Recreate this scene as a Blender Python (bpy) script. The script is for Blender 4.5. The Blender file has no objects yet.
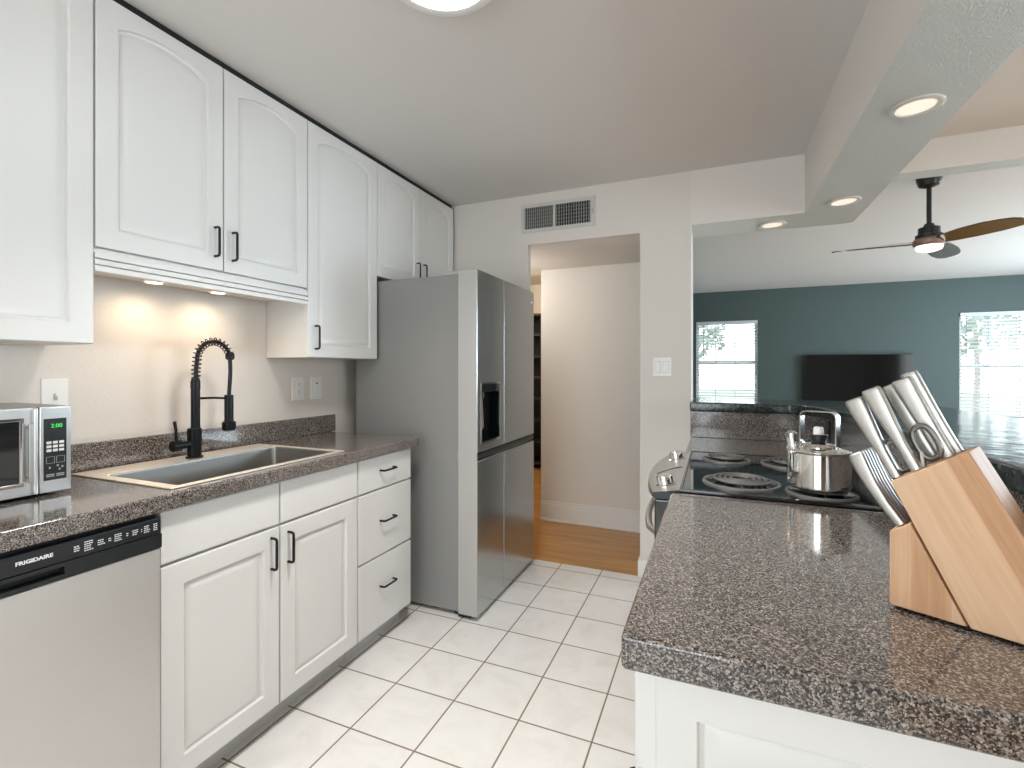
import bpy, bmesh, math, random
from mathutils import Vector, Matrix
random.seed(7)
SC = bpy.context.scene
COL = SC.collection
PI = math.pi

# ------------------------------------------------------------------ camera
YAW = math.radians(22.7)
cam_d = bpy.data.cameras.new('camera')
cam_d.sensor_fit = 'HORIZONTAL'
cam_d.sensor_width = 36.0
cam_d.lens = 36.0 * 483.0 / 1024.0
cam_d.shift_y = -14.0 / 1024.0
cam_d.clip_start = 0.02
cam = bpy.data.objects.new('camera', cam_d)
COL.objects.link(cam)
cam.location = (0, 0, 1.25)
cam.rotation_euler = (PI / 2, 0, YAW)
SC.camera = cam

# ------------------------------------------------------------------ exposure / world / lights
SC.view_settings.view_transform = 'Standard'
SC.view_settings.look = 'None'
SC.view_settings.exposure = 0.1
SC.view_settings.gamma = 1.0
SC.view_settings.use_curve_mapping = False

world = bpy.data.worlds.new('sky')
SC.world = world
world.use_nodes = True
wn = world.node_tree.nodes
wn['Background'].inputs[0].default_value = (0.88, 0.96, 1.0, 1)
wn['Background'].inputs[1].default_value = 5.0

def area(name, loc, rot, sx, sy, power, col):
    d = bpy.data.lights.new(name, 'AREA')
    d.shape = 'RECTANGLE'; d.size = sx; d.size_y = sy
    d.energy = power; d.color = col
    o = bpy.data.objects.new(name, d); COL.objects.link(o)
    o.location = loc; o.rotation_euler = rot
    return o
# area fill lights added at the invented openings behind and right of the camera
area('fill_back', (-0.75, -2.46, 1.3), (PI / 2, 0, 0), 1.7, 1.9, 10, (1.0, 0.98, 0.96))
area('fill_dining', (4.58, 0.6, 1.15), (PI / 2, 0, PI / 2), 2.2, 1.9, 24, (0.86, 0.98, 0.97))
area('fill_living', (4.58, 5.4, 1.25), (PI / 2, 0, PI / 2), 2.4, 2.0, 105, (0.60, 0.82, 1.0))

# ------------------------------------------------------------------ material helpers
def principled(name, col, rough=0.5, metal=0.0, coat=0.0, spec=0.5):
    m = bpy.data.materials.new(name); m.use_nodes = True
    b = m.node_tree.nodes['Principled BSDF']
    b.inputs['Base Color'].default_value = (*col, 1)
    b.inputs['Roughness'].default_value = rough
    b.inputs['Metallic'].default_value = metal
    b.inputs['Coat Weight'].default_value = coat
    b.inputs['Specular IOR Level'].default_value = spec
    return m

def N(m, t, **kw):
    n = m.node_tree.nodes.new(t)
    for k, v in kw.items(): setattr(n, k, v)
    return n
def L(m, a, b): m.node_tree.links.new(a, b)
def B(m): return m.node_tree.nodes['Principled BSDF']

def coords(m, scale=(1, 1, 1), rot=(0, 0, 0), loc=(0, 0, 0)):
    tc = N(m, 'ShaderNodeTexCoord'); mp = N(m, 'ShaderNodeMapping')
    mp.inputs['Scale'].default_value = scale; mp.inputs['Rotation'].default_value = rot
    mp.inputs['Location'].default_value = loc
    L(m, tc.outputs['Object'], mp.inputs['Vector'])
    return mp.outputs['Vector']

def ramp(m, fac, stops):
    r = N(m, 'ShaderNodeValToRGB')
    e = r.color_ramp.elements
    while len(e) < len(stops): e.new(0.5)
    for i, (p, c) in enumerate(stops):
        e[i].position = p; e[i].color = (*c, 1)
    L(m, fac, r.inputs['Fac'])
    return r.outputs['Color']

def bump(m, height, strength, dist):
    b = N(m, 'ShaderNodeBump')
    b.inputs['Strength'].default_value = strength
    b.inputs['Distance'].default_value = dist
    L(m, height, b.inputs['Height'])
    L(m, b.outputs['Normal'], B(m).inputs['Normal'])

def noise(m, vec, scale, detail=3, rough=0.5, dist=0.0):
    n = N(m, 'ShaderNodeTexNoise')
    n.inputs['Scale'].default_value = scale; n.inputs['Detail'].default_value = detail
    n.inputs['Roughness'].default_value = rough; n.inputs['Distortion'].default_value = dist
    L(m, vec, n.inputs['Vector'])
    return n.outputs['Fac']

def textured_paint(name, col, scale, strength, dist, rough=0.6):
    m = principled(name, col, rough)
    v = coords(m)
    f = noise(m, v, scale, 4, 0.55, 0.4)
    bump(m, f, strength, dist)
    return m

def emit(name, col, s):
    m = bpy.data.materials.new(name); m.use_nodes = True
    b = B(m)
    b.inputs['Base Color'].default_value = (*col, 1)
    b.inputs['Emission Color'].default_value = (*col, 1)
    b.inputs['Emission Strength'].default_value = s
    return m

M = {}
M['wall'] = textured_paint('warm white wall paint', (0.71, 0.668, 0.622), 110, 0.25, 0.004)
M['hall'] = textured_paint('hall wall paint', (0.74, 0.70, 0.65), 110, 0.2, 0.004)
M['teal'] = textured_paint('dark teal wall paint', (0.064, 0.096, 0.094), 90, 0.2, 0.004)
M['ceiling'] = textured_paint('kitchen ceiling paint', (0.72, 0.695, 0.67), 60, 0.15, 0.004)
M['beam'] = textured_paint('beam side paint', (0.74, 0.70, 0.66), 80, 0.15, 0.004)
M['soffit'] = textured_paint('textured soffit plaster', (0.78, 0.81, 0.77), 170, 1.0, 0.012, 0.3)
M['livceil'] = textured_paint('living ceiling paint', (0.80, 0.81, 0.81), 60, 0.1, 0.004)
M['trim'] = principled('white trim paint', (0.80, 0.79, 0.77), 0.4)
M['white'] = principled('white cabinet lacquer', (0.735, 0.730, 0.716), 0.32)
M['cabin'] = principled('cabinet interior edge', (0.62, 0.60, 0.57), 0.5)
M['under'] = principled('cabinet underside laminate', (0.74, 0.70, 0.64), 0.45)
M['kick'] = principled('grey toe kick', (0.60, 0.60, 0.59), 0.5)
M['black'] = principled('matte black metal', (0.005, 0.006, 0.008), 0.3, 0.0, 0, 0.3)
M['dark'] = principled('black plastic', (0.012, 0.014, 0.016), 0.3)
M['darkgap'] = principled('dark rubber and gap shade', (0.006, 0.006, 0.007), 0.7)
M['glassblack'] = principled('black enamel glass', (0.004, 0.006, 0.008), 0.06, 0, 0.6)
M['mwglass'] = principled('smoked glass', (0.012, 0.013, 0.015), 0.05, 0, 0.5)
M['chrome'] = principled('polished steel', (0.78, 0.77, 0.75), 0.07, 1.0)
M['knife'] = principled('satin steel', (0.47, 0.46, 0.44), 0.36, 1.0)
M['loop'] = principled('grey steel loops', (0.26, 0.25, 0.24), 0.35, 1.0)
M['coil'] = principled('grey coil element', (0.17, 0.165, 0.16), 0.5, 0.4)
M['plate'] = principled('white plastic', (0.80, 0.80, 0.78), 0.3)
M['plateline'] = principled('grey plastic', (0.40, 0.40, 0.39), 0.5)
M['fridgeside'] = principled('grey enamel', (0.26, 0.258, 0.25), 0.4, 0.15)
M['text'] = principled('white print', (0.80, 0.82, 0.82), 0.5)
M['lamp'] = emit('lit diffuser', (1.0, 0.98, 0.95), 9.0)
M['warmlamp'] = emit('warm lit lens', (1.0, 0.84, 0.62), 5.0)
M['fanlamp'] = emit('fan light lens', (1.0, 0.95, 0.86), 1.6)
M['can'] = emit('downlight lens', (1.0, 0.88, 0.76), 0.62)
M['led'] = emit('green digits', (0.04, 0.75, 0.10), 0.6)
M['blind'] = principled('white blind slats', (0.62, 0.66, 0.68), 0.5)
M['cord'] = principled('grey cord', (0.30, 0.34, 0.36), 0.7)
M['bookdark'] = principled('dark stained wood', (0.022, 0.014, 0.010), 0.5)
M['lawn'] = textured_paint('pale paving', (0.15, 0.17, 0.14), 12, 0.3, 0.02, 0.9)
M['leaf'] = principled('leaves', (0.26, 0.31, 0.25), 0.6)
M['bark'] = principled('bark', (0.30, 0.28, 0.26), 0.9)
M['fanwood'] = principled('walnut blade', (0.055, 0.032, 0.022), 0.18, 0, 1.0)

def steel(name, col, rough, axis):
    m = principled(name, col, rough, 1.0)
    sc = {'x': (3, 400, 400), 'y': (400, 3, 400), 'z': (400, 400, 3)}[axis]
    v = coords(m, sc)
    f = noise(m, v, 1.0, 2)
    mr = N(m, 'ShaderNodeMapRange')
    mr.inputs['To Min'].default_value = rough - 0.06; mr.inputs['To Max'].default_value = rough + 0.08
    L(m, f, mr.inputs['Value']); L(m, mr.outputs['Result'], B(m).inputs['Roughness'])
    bump(m, f, 0.04, 0.001)
    return m
M['steel'] = steel('brushed steel vertical', (0.62, 0.61, 0.60), 0.30, 'z')
M['dwsteel'] = steel('brushed steel horizontal', (0.66, 0.635, 0.61), 0.5, 'y')
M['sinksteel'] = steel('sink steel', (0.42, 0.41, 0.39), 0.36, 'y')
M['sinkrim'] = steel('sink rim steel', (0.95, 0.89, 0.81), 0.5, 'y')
M['fridge'] = steel('fridge door steel', (0.50, 0.52, 0.525), 0.2, 'z')
M['fridgeedge'] = principled('fridge door edge', (0.44, 0.43, 0.415), 0.45, 0.3)
M['range'] = steel('range steel', (0.66, 0.65, 0.64), 0.30, 'y')

def granite(name, stops, rough, scale=300):
    m = principled(name, (0.2, 0.2, 0.2), rough, 0, 0.6)
    B(m).inputs['Coat Roughness'].default_value = 0.07
    v = coords(m)
    vo = N(m, 'ShaderNodeTexVoronoi'); vo.inputs['Scale'].default_value = scale
    L(m, v, vo.inputs['Vector'])
    sep = N(m, 'ShaderNodeSeparateColor'); L(m, vo.outputs['Color'], sep.inputs['Color'])
    n2 = noise(m, v, scale * 0.45, 3, 0.6)
    mx = N(m, 'ShaderNodeMath', operation='MULTIPLY_ADD')
    L(m, sep.outputs['Red'], mx.inputs[0]); mx.inputs[1].default_value = 0.62
    ml = N(m, 'ShaderNodeMath', operation='MULTIPLY'); L(m, n2, ml.inputs[0]); ml.inputs[1].default_value = 0.42
    L(m, ml.outputs[0], mx.inputs[2])
    c = ramp(m, mx.outputs[0], stops)
    L(m, c, B(m).inputs['Base Color'])
    return m
M['granite'] = granite('speckled grey brown counter laminate',
    [(0.0, (0.012, 0.012, 0.015)), (0.38, (0.026, 0.025, 0.029)), (0.48, (0.105, 0.092, 0.084)),
     (0.62, (0.175, 0.145, 0.124)), (0.84, (0.42, 0.37, 0.33))], 0.14, 500)
M['bartop'] = granite('dark polished bar top',
    [(0.0, (0.006, 0.010, 0.010)), (0.45, (0.016, 0.024, 0.024)), (0.8, (0.045, 0.06, 0.056)), (1.0, (0.10, 0.12, 0.11))], 0.12, 120)
B(M['bartop']).inputs['Coat Weight'].default_value = 0.0
_v = coords(M['bartop'], (1, 1, 1))
bump(M['bartop'], noise(M['bartop'], _v, 14, 2), 0.07, 0.02)

def tile_mat():
    m = principled('white floor tile', (0.8, 0.8, 0.8), 0.25, 0, 0.1)
    tc = N(m, 'ShaderNodeTexCoord'); sp = N(m, 'ShaderNodeSeparateXYZ'); L(m, tc.outputs['Object'], sp.inputs[0])
    outs = []; cells = []
    for ax, off, pitch in (('X', -0.907, 0.264), ('Y', 1.862, 0.2625)):
        a = N(m, 'ShaderNodeMath', operation='SUBTRACT'); L(m, sp.outputs[ax], a.inputs[0]); a.inputs[1].default_value = off
        d = N(m, 'ShaderNodeMath', operation='DIVIDE'); L(m, a.outputs[0], d.inputs[0]); d.inputs[1].default_value = pitch
        f = N(m, 'ShaderNodeMath', operation='FRACT'); L(m, d.outputs[0], f.inputs[0])
        fl = N(m, 'ShaderNodeMath', operation='FLOOR'); L(m, d.outputs[0], fl.inputs[0]); cells.append(fl.outputs[0])
        p = N(m, 'ShaderNodeMath', operation='PINGPONG'); L(m, f.outputs[0], p.inputs[0]); p.inputs[1].default_value = 0.5
        outs.append(p.outputs[0])
    mn = N(m, 'ShaderNodeMath', operation='MINIMUM'); L(m, outs[0], mn.inputs[0]); L(m, outs[1], mn.inputs[1])
    mr = N(m, 'ShaderNodeMapRange'); mr.inputs['From Min'].default_value = 0.009; mr.inputs['From Max'].default_value = 0.014
    L(m, mn.outputs[0], mr.inputs['Value'])
    cb = N(m, 'ShaderNodeCombineXYZ'); L(m, cells[0], cb.inputs[0]); L(m, cells[1], cb.inputs[1])
    wnn = N(m, 'ShaderNodeTexWhiteNoise'); L(m, cb.outputs[0], wnn.inputs['Vector'])
    add = N(m, 'ShaderNodeVectorMath', operation='MULTIPLY_ADD'); L(m, wnn.outputs['Color'], add.inputs[0]); add.inputs[1].default_value = (20, 20, 20)
    L(m, tc.outputs['Object'], add.inputs[2])
    nf = noise(m, add.outputs[0], 7, 5, 0.6, 0.8)
    col = ramp(m, nf, [(0.3, (0.69, 0.665, 0.635)), (0.5, (0.755, 0.735, 0.71)), (0.7, (0.78, 0.765, 0.75))])
    mix = N(m, 'ShaderNodeMix', data_type='RGBA')
    L(m, mr.outputs['Result'], mix.inputs['Factor'])
    mix.inputs['A'].default_value = (0.22, 0.165, 0.12, 1)
    L(m, col, mix.inputs['B'])
    L(m, mix.outputs['Result'], B(m).inputs['Base Color'])
    r = N(m, 'ShaderNodeMapRange'); r.inputs['To Min'].default_value = 0.7; r.inputs['To Max'].default_value = 0.28
    L(m, mr.outputs['Result'], r.inputs['Value']); L(m, r.outputs['Result'], B(m).inputs['Roughness'])
    bump(m, mr.outputs['Result'], 0.35, 0.003)
    return m
M['tile'] = tile_mat()

def wood(name, cols, scale, rough, rot=(0, 0, 0), rings=8.0, wave=0.10):
    m = principled(name, cols[0], rough)
    v = coords(m, scale, rot)
    n = noise(m, v, 1.0, 5, 0.6, 0.6)
    w = N(m, 'ShaderNodeTexWave', wave_type='BANDS', bands_direction='Y')
    w.inputs['Scale'].default_value = rings; w.inputs['Distortion'].default_value = 6; w.inputs['Detail'].default_value = 3
    L(m, v, w.inputs['Vector'])
    mx = N(m, 'ShaderNodeMath', operation='MULTIPLY_ADD'); L(m, w.outputs['Fac'], mx.inputs[0]); mx.inputs[1].default_value = wave
    ml = N(m, 'ShaderNodeMath', operation='MULTIPLY'); L(m, n, ml.inputs[0]); ml.inputs[1].default_value = 1.0 - wave
    L(m, ml.outputs[0], mx.inputs[2])
    c = ramp(m, mx.outputs[0], [(0.25, cols[0]), (0.5, cols[1]), (0.75, cols[2])])
    L(m, c, B(m).inputs['Base Color'])
    return m
M['woodfloor'] = wood('oak floor', [(0.36, 0.17, 0.05), (0.47, 0.235, 0.075), (0.56, 0.30, 0.11)], (1.5, 11, 11), 0.25, rings=0.35)
# block boards: the grain runs along the local z axis of the body (tilted), strips across it
def blockwood(name, tilt):
    m = principled(name, (0.6, 0.4, 0.25), 0.5, 0, 0, 0.3)
    tc = N(m, 'ShaderNodeTexCoord'); mp = N(m, 'ShaderNodeMapping'); mp.inputs['Rotation'].default_value = (0, tilt, 0)
    L(m, tc.outputs['Object'], mp.inputs['Vector'])
    mp2 = N(m, 'ShaderNodeMapping'); mp2.inputs['Scale'].default_value = (130, 60, 7)
    L(m, mp.outputs['Vector'], mp2.inputs['Vector'])
    n = noise(m, mp2.outputs['Vector'], 1.0, 4, 0.6, 0.5)
    sp = N(m, 'ShaderNodeSeparateXYZ'); L(m, mp.outputs['Vector'], sp.inputs[0])
    d = N(m, 'ShaderNodeMath', operation='MULTIPLY_ADD'); L(m, sp.outputs['X'], d.inputs[0]); d.inputs[1].default_value = 24.0; d.inputs[2].default_value = 0.42
    fl = N(m, 'ShaderNodeMath', operation='FLOOR'); L(m, d.outputs[0], fl.inputs[0])
    wnn = N(m, 'ShaderNodeTexWhiteNoise', noise_dimensions='1D'); L(m, fl.outputs[0], wnn.inputs['W'])
    mx = N(m, 'ShaderNodeMath', operation='MULTIPLY_ADD'); L(m, wnn.outputs['Value'], mx.inputs[0]); mx.inputs[1].default_value = 0.45
    ml = N(m, 'ShaderNodeMath', operation='MULTIPLY'); L(m, n, ml.inputs[0]); ml.inputs[1].default_value = 0.6
    L(m, ml.outputs[0], mx.inputs[2])
    c = ramp(m, mx.outputs[0], [(0.15, (0.47, 0.245, 0.125)), (0.45, (0.62, 0.365, 0.21)), (0.8, (0.73, 0.50, 0.33))])
    L(m, c, B(m).inputs['Base Color'])
    return m

def glass_mat():
    m = bpy.data.materials.new('window glass'); m.use_nodes = True
    nt = m.node_tree; nt.nodes.clear()
    o = N(m, 'ShaderNodeOutputMaterial'); mx = N(m, 'ShaderNodeMixShader'); t = N(m, 'ShaderNodeBsdfTransparent'); g = N(m, 'ShaderNodeBsdfGlossy')
    g.inputs['Roughness'].default_value = 0.02; mx.inputs[0].default_value = 0.06
    L(m, t.outputs[0], mx.inputs[1]); L(m, g.outputs[0], mx.inputs[2]); L(m, mx.outputs[0], o.inputs['Surface'])
    return m
M['glass'] = glass_mat()

# ------------------------------------------------------------------ object helpers
def wloc(o):
    v = Vector(o.location)
    while o.parent: o = o.parent; v += Vector(o.location)
    return v
ROOT = {}
def root_of(o):
    while o.parent: o = o.parent
    return o

def obj(name, bm, mat, parent=None, smooth=False, local=False):
    """bm is in world coordinates unless local=True (then in the thing's own frame)"""
    bmesh.ops.recalc_face_normals(bm, faces=bm.faces[:])
    if parent is not None and not local:
        r = root_of(parent)
        bmesh.ops.translate(bm, verts=bm.verts[:], vec=-Vector(r.location))
    me = bpy.data.meshes.new(name)
    bm.to_mesh(me); bm.free()
    mats = mat if isinstance(mat, (list, tuple)) else [mat]
    for mm in mats: me.materials.append(mm)
    if smooth:
        me.polygons.foreach_set('use_smooth', [True] * len(me.polygons))
        if smooth != 'all': me.set_sharp_from_angle(angle=math.radians(38))
    o = bpy.data.objects.new(name, me); COL.objects.link(o)
    if smooth:
        w = o.modifiers.new('weighted_normal', 'WEIGHTED_NORMAL'); w.keep_sharp = True; w.weight = 80
    if parent is not None: o.parent = parent
    return o

def thing(name, label, cat, loc=(0, 0, 0), group=None, rotz=0):
    o = bpy.data.objects.new(name, None); COL.objects.link(o)
    o.empty_display_size = 0.05
    o.location = loc; o.rotation_euler = (0, 0, rotz)
    o['label'] = label; o['category'] = cat
    if group: o['group'] = group
    return o
def tag(o, label, cat, group=None):
    o['label'] = label; o['category'] = cat
    if group: o['group'] = group
    return o
def struct(name, bm, mat, smooth=False):
    o = obj(name, bm, mat, None, smooth); o['kind'] = 'structure'
    return o

def box(bm, x0, x1, y0, y1, z0, z1, bev=0.0, seg=2):
    if x0 > x1: x0, x1 = x1, x0
    if y0 > y1: y0, y1 = y1, y0
    if z0 > z1: z0, z1 = z1, z0
    b2 = bmesh.new()
    vs = [b2.verts.new((x, y, z)) for x in (x0, x1) for y in (y0, y1) for z in (z0, z1)]
    for f in ((0, 1, 3, 2), (4, 6, 7, 5), (0, 4, 5, 1), (2, 3, 7, 6), (0, 2, 6, 4), (1, 5, 7, 3)):
        b2.faces.new([vs[i] for i in f])
    if bev > 0:
        bmesh.ops.recalc_face_normals(b2, faces=b2.faces[:])
        bmesh.ops.bevel(b2, geom=b2.edges[:], offset=bev, segments=seg, profile=0.5, affect='EDGES')
    merge(bm, b2)
    return bm
def merge(bm, b2, mtx=None):
    if mtx is not None: bmesh.ops.transform(b2, matrix=mtx, verts=b2.verts[:])
    mp = {}
    for v in b2.verts: mp[v] = bm.verts.new(v.co)
    for f in b2.faces:
        nf = bm.faces.new([mp[v] for v in f.verts]); nf.material_index = f.material_index; nf.smooth = f.smooth
    b2.free()
def nb(*a, **k): return box(bmesh.new(), *a, **k)

def bevel_sharp(bm, off, seg=2, ang=50):
    bmesh.ops.recalc_face_normals(bm, faces=bm.faces[:])
    es = [e for e in bm.edges if len(e.link_faces) == 2 and e.calc_face_angle(0) > math.radians(ang)]
    bmesh.ops.bevel(bm, geom=es, offset=off, segments=seg, profile=0.5, affect='EDGES')

def prism(bm, poly, f, t0, t1, bev=0):
    """poly: list of 2-D points; f(a,b,t) -> xyz; extruded from t0 to t1"""
    b2 = bmesh.new()
    a = [b2.verts.new(f(p[0], p[1], t0)) for p in poly]
    b = [b2.verts.new(f(p[0], p[1], t1)) for p in poly]
    b2.faces.new(a); b2.faces.new(b[::-1])
    n = len(poly)
    for i in range(n): b2.faces.new((a[i], b[i], b[(i + 1) % n], a[(i + 1) % n]))
    if bev: bevel_sharp(b2, bev)
    merge(bm, b2)
    return bm

def tube(bm, pts, r, seg=10, cap=True, closed=False, sx=1.0, sy=1.0, up=None):
    """sweep an ellipse along pts (r may be a list)"""
    pts = [Vector(p) for p in pts]; n = len(pts)
    rs = r if isinstance(r, (list, tuple)) else [r] * n
    tang = []
    for i in range(n):
        if closed: t = pts[(i + 1) % n] - pts[i - 1]
        else: t = pts[min(i + 1, n - 1)] - pts[max(i - 1, 0)]
        tang.append(t.normalized())
    ref = Vector(up) if up else (Vector((0, 0, 1)) if abs(tang[0].z) < 0.9 else Vector((1, 0, 0)))
    u = tang[0].cross(ref).normalized()
    rings = []
    for i in range(n):
        t = tang[i]
        if up: u = t.cross(Vector(up)); 
        else: u = u - t * u.dot(t)
        if u.length < 1e-6: u = t.orthogonal()
        u.normalize(); w = t.cross(u)
        ring = []
        for k in range(seg):
            a = 2 * PI * k / seg
            ring.append(bm.verts.new(pts[i] + (u * math.cos(a) * sx + w * math.sin(a) * sy) * rs[i]))
        rings.append(ring)
    m = n if closed else n - 1
    for i in range(m):
        A, C = rings[i], rings[(i + 1) % n]
        for k in range(seg):
            bm.faces.new((A[k], A[(k + 1) % seg], C[(k + 1) % seg], C[k]))
    if cap and not closed:
        bm.faces.new(rings[0][::-1]); bm.faces.new(rings[-1])
    return bm

def lathe(bm, prof, c=(0, 0, 0), seg=32, axis='z', mtx=None):
    """prof: (r, h) pairs"""
    b2 = bmesh.new(); rings = []
    for r, h in prof:
        if r < 1e-6: rings.append([b2.verts.new((0, 0, h))])
        else: rings.append([b2.verts.new((r * math.cos(2 * PI * k / seg), r * math.sin(2 * PI * k / seg), h)) for k in range(seg)])
    for A, C in zip(rings, rings[1:]):
        if len(A) == 1 and len(C) == 1: continue
        for k in range(seg):
            k2 = (k + 1) % seg
            if len(A) == 1: b2.faces.new((A[0], C[k], C[k2]))
            elif len(C) == 1: b2.faces.new((A[k], A[k2], C[0]))
            else: b2.faces.new((A[k], A[k2], C[k2], C[k]))
    R = Matrix.Identity(4)
    if axis == 'x': R = Matrix.Rotation(PI / 2, 4, 'Y')
    if axis == '-y': R = Matrix.Rotation(PI / 2, 4, 'X')
    T = Matrix.Translation(c) @ (mtx if mtx is not None else R)
    merge(bm, b2, T)
    return bm

def cells(bm, us, vs, skip, w0, w1, f):
    """grid of cells (u breaks x v breaks) without the skipped ones, thickness w0..w1, mapped by f(u,v,w)"""
    V = {}
    def v(i, j, k):
        key = (i, j, k)
        if key not in V: V[key] = bm.verts.new(f(us[i], vs[j], (w0, w1)[k]))
        return V[key]
    nu, nv = len(us) - 1, len(vs) - 1
    on = lambda i, j: 0 <= i < nu and 0 <= j < nv and (i, j) not in skip
    for i in range(nu):
        for j in range(nv):
            if not on(i, j): continue
            for k in (0, 1): bm.faces.new([v(i, j, k), v(i + 1, j, k), v(i + 1, j + 1, k), v(i, j + 1, k)])
            if not on(i - 1, j): bm.faces.new([v(i, j, 0), v(i, j + 1, 0), v(i, j + 1, 1), v(i, j, 1)])
            if not on(i + 1, j): bm.faces.new([v(i + 1, j, 0), v(i + 1, j + 1, 0), v(i + 1, j + 1, 1), v(i + 1, j, 1)])
            if not on(i, j - 1): bm.faces.new([v(i, j, 0), v(i + 1, j, 0), v(i + 1, j, 1), v(i, j, 1)])
            if not on(i, j + 1): bm.faces.new([v(i, j + 1, 0), v(i + 1, j + 1, 0), v(i + 1, j + 1, 1), v(i, j + 1, 1)])
    return bm
XYZ = lambda a, b, c: (a, b, c)

def text_mesh(body, size, f, extrude=0.0006, bold=0.0, sx=1.0):
    cu = bpy.data.curves.new('lettering', 'FONT'); cu.body = body; cu.size = size; cu.extrude = extrude; cu.offset = bold
    cu.resolution_u = 3; cu.align_x = 'CENTER'; cu.align_y = 'CENTER'
    o = bpy.data.objects.new('lettering', cu)
    me = o.to_mesh()
    bm = bmesh.new(); bm.from_mesh(me); o.to_mesh_clear()
    bpy.data.objects.remove(o); bpy.data.curves.remove(cu)
    for v in bm.verts: v.co = Vector(f(v.co.x * sx, v.co.y, v.co.z))
    return bm

def arc_pts(cx, cy, r, a0, a1, n):
    return [(cx + r * math.cos(a0 + (a1 - a0) * i / n), cy + r * math.sin(a0 + (a1 - a0) * i / n)) for i in range(n + 1)]

# raised panel door face: f(u, v, w) with w pointing out of the door
def panel_door(bm, u0, u1, v0, v1, th, f, stile=0.065, arch=0.0, na=18):
    def outline(s, rise_scale=1.0):
        a0, a1 = u0 + s, u1 - s; b0, b1 = v0 + s, v1 - s + (0.011 if arch else 0)
        if not arch:
            p = [(a0, b0), (a1, b0), (a1, b1)]
            p += [(a1 + (a0 - a1) * i / na, b1) for i in range(1, na)] + [(a0, b1)]
            return p
        sh = b1 - arch
        p = [(a0, b0), (a1, b0), (a1, sh)]
        for i in range(1, na):
            t = i / na
            x = a1 + (a0 - a1) * t
            p.append((x, sh + arch * math.sqrt(max(0, 1 - (2 * t - 1) ** 2)) ** 1.0 * 0.25 + arch * 0.75 * (1 - (2 * t - 1) ** 2)))
        p.append((a0, sh))
        return p
    def rect(e):
        a0, a1 = u0 + e, u1 - e; b0, b1 = v0 + e, v1 - e
        return [(a0, b0), (a1, b0), (a1, b1)] + [(a1 + (a0 - a1) * i / na, b1) for i in range(1, na)] + [(a0, b1)]
    loops = [(rect(0), 0), (rect(0), th - 0.005), (rect(0.0015), th - 0.0015), (rect(0.005), th),
             (outline(stile), th), (outline(stile + 0.003), th - 0.009), (outline(stile + 0.009), th - 0.0115),
             (outline(stile + 0.012), th - 0.009), (outline(stile + 0.034), th - 0.001)]
    prev = None
    for pts, w in loops:
        ring = [bm.verts.new(f(p[0], p[1], w)) for p in pts]
        if prev:
            n = len(ring)
            for i in range(n): bm.faces.new((prev[i], prev[(i + 1) % n], ring[(i + 1) % n], ring[i]))
        else: bm.faces.new(ring[::-1])
        prev = ring
    bm.faces.new(prev)
    return bm

def slab_front(bm, u0, u1, v0, v1, th, f, e=0.006):
    prev = None
    for ins, w in ((0, 0), (0, th - e), (e * 0.3, th - e * 0.3), (e, th)):
        ring = [bm.verts.new(f(a, b, w)) for a, b in ((u0 + ins, v0 + ins), (u1 - ins, v0 + ins), (u1 - ins, v1 - ins), (u0 + ins, v1 - ins))]
        if prev:
            for i in range(4): bm.faces.new((prev[i], prev[(i + 1) % 4], ring[(i + 1) % 4], ring[i]))
        else: bm.faces.new(ring[::-1])
        prev = ring
    bm.faces.new(prev)
    return bm

def pull(bm, c, length, f, vertical=True, r=0.0047, out=0.026):
    """U shaped bar pull centred at c=(u,v) standing on w=0"""
    h = length / 2; k = 0.008
    pr = [(-h, 0), (-h, out - k), (-h + k * 0.3, out - k * 0.3), (-h + k, out), (h - k, out), (h - k * 0.3, out - k * 0.3), (h, out - k), (h, 0)]
    pts = [f(c[0], c[1] + a, w) if vertical else f(c[0] + a, c[1], w) for a, w in pr]
    return tube(bm, pts, r, 8)

# ------------------------------------------------------------------ setting
struct('floor', nb(-2.05, 0.62, -2.5, 3.0, -0.06, 0.0), M['tile'])
b = bmesh.new()
box(b, -3.1, -0.32, 3.0, 6.3, -0.06, 0.0); box(b, -0.32, 0.62, 3.0, 7.9, -0.06, 0.0); box(b, 0.62, 4.7, -2.5, 7.9, -0.06, 0.0)
struct('floor_wood', b, M['woodfloor'])
struct('ceiling', nb(-2.05, 4.7, -2.5, 3.05, 2.41, 2.5), M['ceiling'])
struct('ceiling_living', nb(-0.42, 4.7, 3.05, 7.9, 2.41, 2.5), M['livceil'])
b = bmesh.new(); box(b, -3.1, -0.42, 3.05, 3.84, 2.0802, 2.14); box(b, -3.1, -1.2, 3.84, 6.3, 2.41, 2.5)
struct('ceiling_hall', b, M['hall'])
struct('wall_left', nb(-2.05, -1.95, -2.5, 3.1, 0, 2.45), M['wall'])
b = bmesh.new()
cells(b, [-1.96, -1.14, -0.414], [0, 2.080, 2.45], {(1, 0)}, 3.0, 3.05, lambda u, v, w: (u, w, v))
box(b, -0.414, -0.124, 3.0, 3.3, 0, 2.45)
struct('wall_far', b, M['wall'])
# lintel above the bar and the beam that runs towards the camera: one plastered soffit
def soffit(name, x0, x1, y0, y1, z0, z1):
    b = nb(x0, x1, y0, y1, z0, z1)
    b.faces.ensure_lookup_table()
    for f in b.faces:
        f.material_index = 1 if f.normal.z < -0.5 or (f.calc_center_median().z < z0 + 1e-4) else 0
    return struct(name, b, [M['beam'], M['soffit']])
soffit('beam', 0.45, 0.734, -2.5, 3.31, 2.095, 2.45)
soffit('lintel', -0.124, 0.45, 3.0, 3.3, 2.095, 2.45)
soffit('lintel_dining', 0.734, 4.6, 3.045, 3.165, 2.255, 2.45)
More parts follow.
